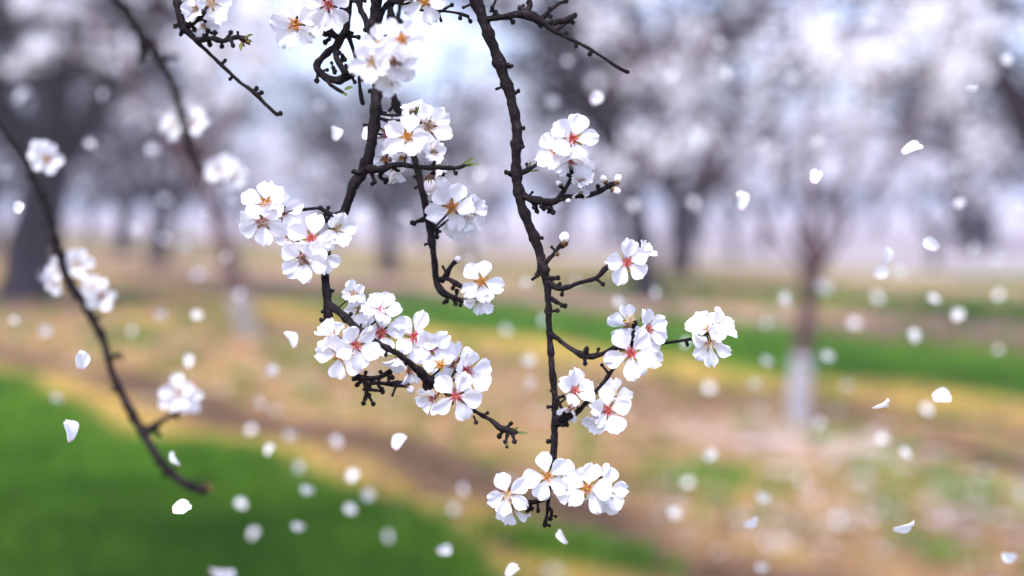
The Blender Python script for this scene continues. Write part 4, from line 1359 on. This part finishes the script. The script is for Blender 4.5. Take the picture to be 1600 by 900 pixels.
DRIFT = [
    # crisp ones
    (1426, 234, 34, 0.6, 10, 3, 'crisp crumpled petal lying level in the air below the bloom of the edge tree'),
    (1275, 276, 24, 0.95, 70, 3, 'crisp round petal drifting before the bloom of the young whitewashed tree'),
    (1158, 313, 30, 0.85, 85, 7, 'bright upright oval petal before the slim far trunk'),
    (1519, 137, 20, 0.55, 5, 5, 'small flat petal high before the dark limbs of the edge tree'),
    (932, 153, 22, 1.0, 40, 10, 'bright round petal just above the topmost blossom of the straight branch'),
    (523, 208, 24, 0.7, 80, 5, 'narrow upright petal between the gnarled curl and the elbow of the middle branch'),
    (30, 324, 20, 1.0, 70, 6, 'small bright petal before the big dark trunk, above its base'),
    (128, 562, 31, 0.85, 85, 1, 'sharp petal with a red claw just beside the soft curving branch'),
    (107, 673, 35, 0.38, 118, 2, 'long slanting petal sharp against the green grass under the curving branch'),
    (453, 530, 30, 0.45, 112, 3, 'thin slanting petal beside the crowded lower arm, over straw'),
    (624, 690, 28, 0.8, 65, 5, 'oval petal falling below the middle branch towards the dark rut'),
    (284, 793, 31, 0.9, 12, 1, 'sharp petal with a red claw under the swollen branch tip'),
    (275, 716, 26, 0.5, 125, 7, 'small pale greenish petal between the blurred blossom and the branch tip'),
    (880, 838, 26, 0.6, 130, 3, 'small tilted petal just under the lowest twig of the straight branch'),
    (801, 893, 26, 0.7, 35, 4, 'half cut petal at the bottom edge under the lowest blossoms'),
    (1376, 631, 29, 0.35, 25, 1, 'edge-on sliver of a petal over the green strip beside the young tree'),
    (1472, 620, 31, 0.85, 10, 4, 'bright level petal over the green strip, beyond the edge-on sliver'),
    (1412, 821, 36, 0.6, 8, 3, 'wide flat petal sharp above the petal drift on the olive weeds'),
    (1456, 380, 26, 0.9, 140, 6, 'bright tilted petal before the dark far tree crown base'),
    (1383, 400, 28, 0.75, 80, 7, 'bright upright petal touching the one below it beside the young trunk'),
    (1376, 425, 22, 0.95, 20, 12, 'soft bright petal, lower of the touching pair beside the young trunk'),
    (1173, 815, 24, 0.8, 15, 8, 'bright oval petal over brown soil beneath the straight branch tip'),
    (1577, 870, 26, 0.9, 160, 8, 'bright petal over the thick petal drift in the corner'),
    (348, 893, 42, 0.7, 5, -16, 'large soft pale petal close by at the bottom edge over grass'),
    (694, 858, 22, 0.95, 20, 14, 'bright soft petal over the grass edge below the rut'),
    (1097, 0, 0, 0, 0, 0, None),
]
SOFT = [
    (238, 233, 16, 18, 'soft bright disc of a petal beside the slanting grey branch'),
    (208, 360, 16, 19, 'soft petal before the thin dark trunk'),
    (257, 312, 14, 21, 'faint petal just above the thin dark trunk'),
    (482, 264, 15, 20, 'soft petal above the blossom cluster at the elbow'),
    (258, 375, 14, 22, 'faint petal low beside the thin dark trunk, first of two'),
    (287, 385, 15, 21, 'faint petal low beside the thin dark trunk, second of two'),
    (310, 430, 15, 22, 'grey soft petal over the dark ground before the leaning trunk'),
    (376, 460, 14, 20, 'grey soft petal on the foot of the leaning trunk'),
    (70, 516, 15, 17, 'dull petal over the brown soil under the big dark trunk'),
    (250, 490, 14, 17, 'dull petal over straw above the curving branch'),
    (208, 518, 13, 18, 'dull petal just beside the curving branch over straw'),
    (297, 564, 18, 12, 'bright petal just above the lone blurred blossom'),
    (424, 579, 18, 13, 'bright petal over straw beside the leafless spurs'),
    (408, 629, 15, 18, 'soft petal over the pale soil below the straw'),
    (392, 672, 15, 18, 'soft petal where the dark rut begins'),
    (453, 679, 16, 18, 'soft petal over the dark rut below the leafless spurs'),
    (422, 703, 16, 13, 'brighter oval petal on the grass edge below the rut'),
    (525, 690, 16, 18, 'pinkish soft petal over the middle of the rut'),
    (551, 743, 18, 15, 'bright petal over the grass edge, upper of three'),
    (481, 763, 18, 14, 'bright petal over the green grass edge below the rut'),
    (575, 773, 18, 17, 'soft petal over the grass edge, middle of three'),
    (547, 795, 16, 16, 'soft greenish petal over the grass edge, lowest of three'),
    (376, 788, 16, 16, 'greenish petal over the grass beside the branch tip'),
    (397, 834, 16, 18, 'pale disc of a petal over the deep green grass'),
    (467, 820, 17, 14, 'bright petal over the deep green grass'),
    (608, 838, 15, 20, 'faint petal over the grass corner below the rut'),
    (466, 730, 14, 19, 'faint petal over the grass edge just below the rut'),
    (726, 765, 15, 19, 'pinkish petal over the rut beside the lowest blossoms'),
    (709, 795, 14, 20, 'faint petal just below the rut beside the lowest blossoms'),
    (825, 561, 16, 18, 'soft petal over straw between the two flowering branches, upper of two'),
    (825, 599, 16, 18, 'soft petal over straw between the two flowering branches, lower of two'),
    (792, 515, 14, 19, 'greenish petal over the far grass between the flowering branches'),
    (970, 470, 18, 14, 'bright petal right above the spent flower on the straight branch'),
    (865, 157, 16, 18, 'soft petal above the blossoms beside the upper straight branch'),
    (1050, 120, 16, 19, 'soft petal beside the bare side twig tip'),
    (1134, 116, 16, 17, 'bright soft petal high before the white bloom'),
    (990, 320, 15, 18, 'soft petal beside the bud trio on the straight branch'),
    (1082, 318, 17, 20, 'soft petal under the large pale disc, before dark crown'),
    (635, 340, 14, 18, 'soft petal between middle and hooked branches'),
    (572, 335, 15, 20, 'soft grey petal beside the elbow of the middle branch'),
    (750, 273, 14, 18, 'soft petal just beyond the leafy tip of the cross twig'),
    (1408, 422, 16, 20, 'faint petal beside the touching pair'),
    (1428, 525, 18, 16, 'soft bright petal over grey soil beyond the green strip'),
    (1460, 468, 16, 15, 'soft upright petal over the brown soil beyond the young tree'),
    (1497, 492, 17, 16, 'soft petal over brown soil, lower of two near the edge'),
    (1519, 388, 16, 18, 'soft petal under the dark far tree'),
    (1559, 403, 16, 18, 'soft petal over the olive strip near the edge'),
    (1370, 465, 17, 21, 'dim disc of a petal over the dark strip beyond the young tree'),
    (1295, 555, 16, 17, 'soft petal beside the whitewash of the young trunk'),
    (1200, 562, 16, 17, 'soft petal over the green strip beside the young trunk'),
    (1177, 598, 15, 19, 'soft petal over the yellow edge of the green strip'),
    (1108, 606, 15, 20, 'faint petal below the outermost blossom of the straight branch'),
    (1228, 467, 18, 17, 'soft bright petal right beside the reddish young trunk'),
    (1290, 447, 20, 22, 'large dim disc of a petal across the reddish young trunk'),
    (1378, 685, 15, 18, 'pinkish petal over pale soil below the green strip'),
    (1448, 640, 16, 18, 'soft petal just under the bright level one on the green strip'),
    (1415, 709, 18, 14, 'bright petal over pale soil at the end of the dead stick'),
    (1279, 661, 14, 20, 'faint pink petal beside the foot of the young trunk'),
    (1109, 710, 18, 15, 'bright petal over pale soil beside the straight branch'),
    (1192, 775, 18, 14, 'bright round petal over olive weeds'),
    (1054, 802, 15, 17, 'pale pink petal over tan soil beside the lowest blossoms'),
    (1192, 885, 16, 15, 'pinkish petal near the bottom edge over brown soil'),
    (1075, 754, 14, 20, 'dim petal over the dark soil patch'),
    (185, 107, 14, 18, 'soft petal before the slanting grey branch'),
    (34, 150, 24, 20, 'large soft petal high in the shade of the big dark tree'),
    (1597, 320, 16, 12, 'bright petal half cut by the edge under the dark limbs'),
    (1082, 218, 34, 22, 'very large pale disc of a petal before the maroon trunk crown'),
    (1322, 600, 13, 22, 'faint petal on the green strip beyond the young trunk'),
    (1335, 505, 14, 21, 'faint petal over the soil beyond the young trunk'),
    (1240, 120, 15, 20, 'faint petal high in the white bloom of the young tree'),
    (1385, 100, 15, 20, 'faint petal high beside the dark limb'),
    (6, 268, 16, 20, 'faint petal half cut by the edge before the dark crown'),
    (120, 330, 13, 22, 'faint petal beside the big dark trunk'),
    (430, 640, 12, 21, 'very faint petal over the pale soil'),
]
for e in DRIFT:
    if e[6]:
        drifting(*e)
for px, py, size, blur, label in SOFT:
    r_ = random.Random(int(px + py))
    drifting(px, py, size * 1.08, r_.uniform(0.7, 1.0), r_.uniform(0, 180), blur * 1.35, label)

# the faintest ones, far beyond the focus, before the trees and the far soil
fr = random.Random(77)
taken = [(e[0], e[1]) for e in DRIFT + SOFT]
count = 0
while count < 46:
    px, py = fr.uniform(20, 1590), fr.uniform(20, 640)
    if px < 900 and fr.random() < 0.55:
        continue
    if min((px - a) ** 2 + (py - b) ** 2 for a, b in taken) < 45 ** 2:
        continue
    taken.append((px, py))
    drifting(px, py, fr.uniform(10, 16), fr.uniform(0.6, 1.0), fr.uniform(0, 180), fr.uniform(18, 28), 'faint small petal drifting far off before the blurred orchard')
    count += 1
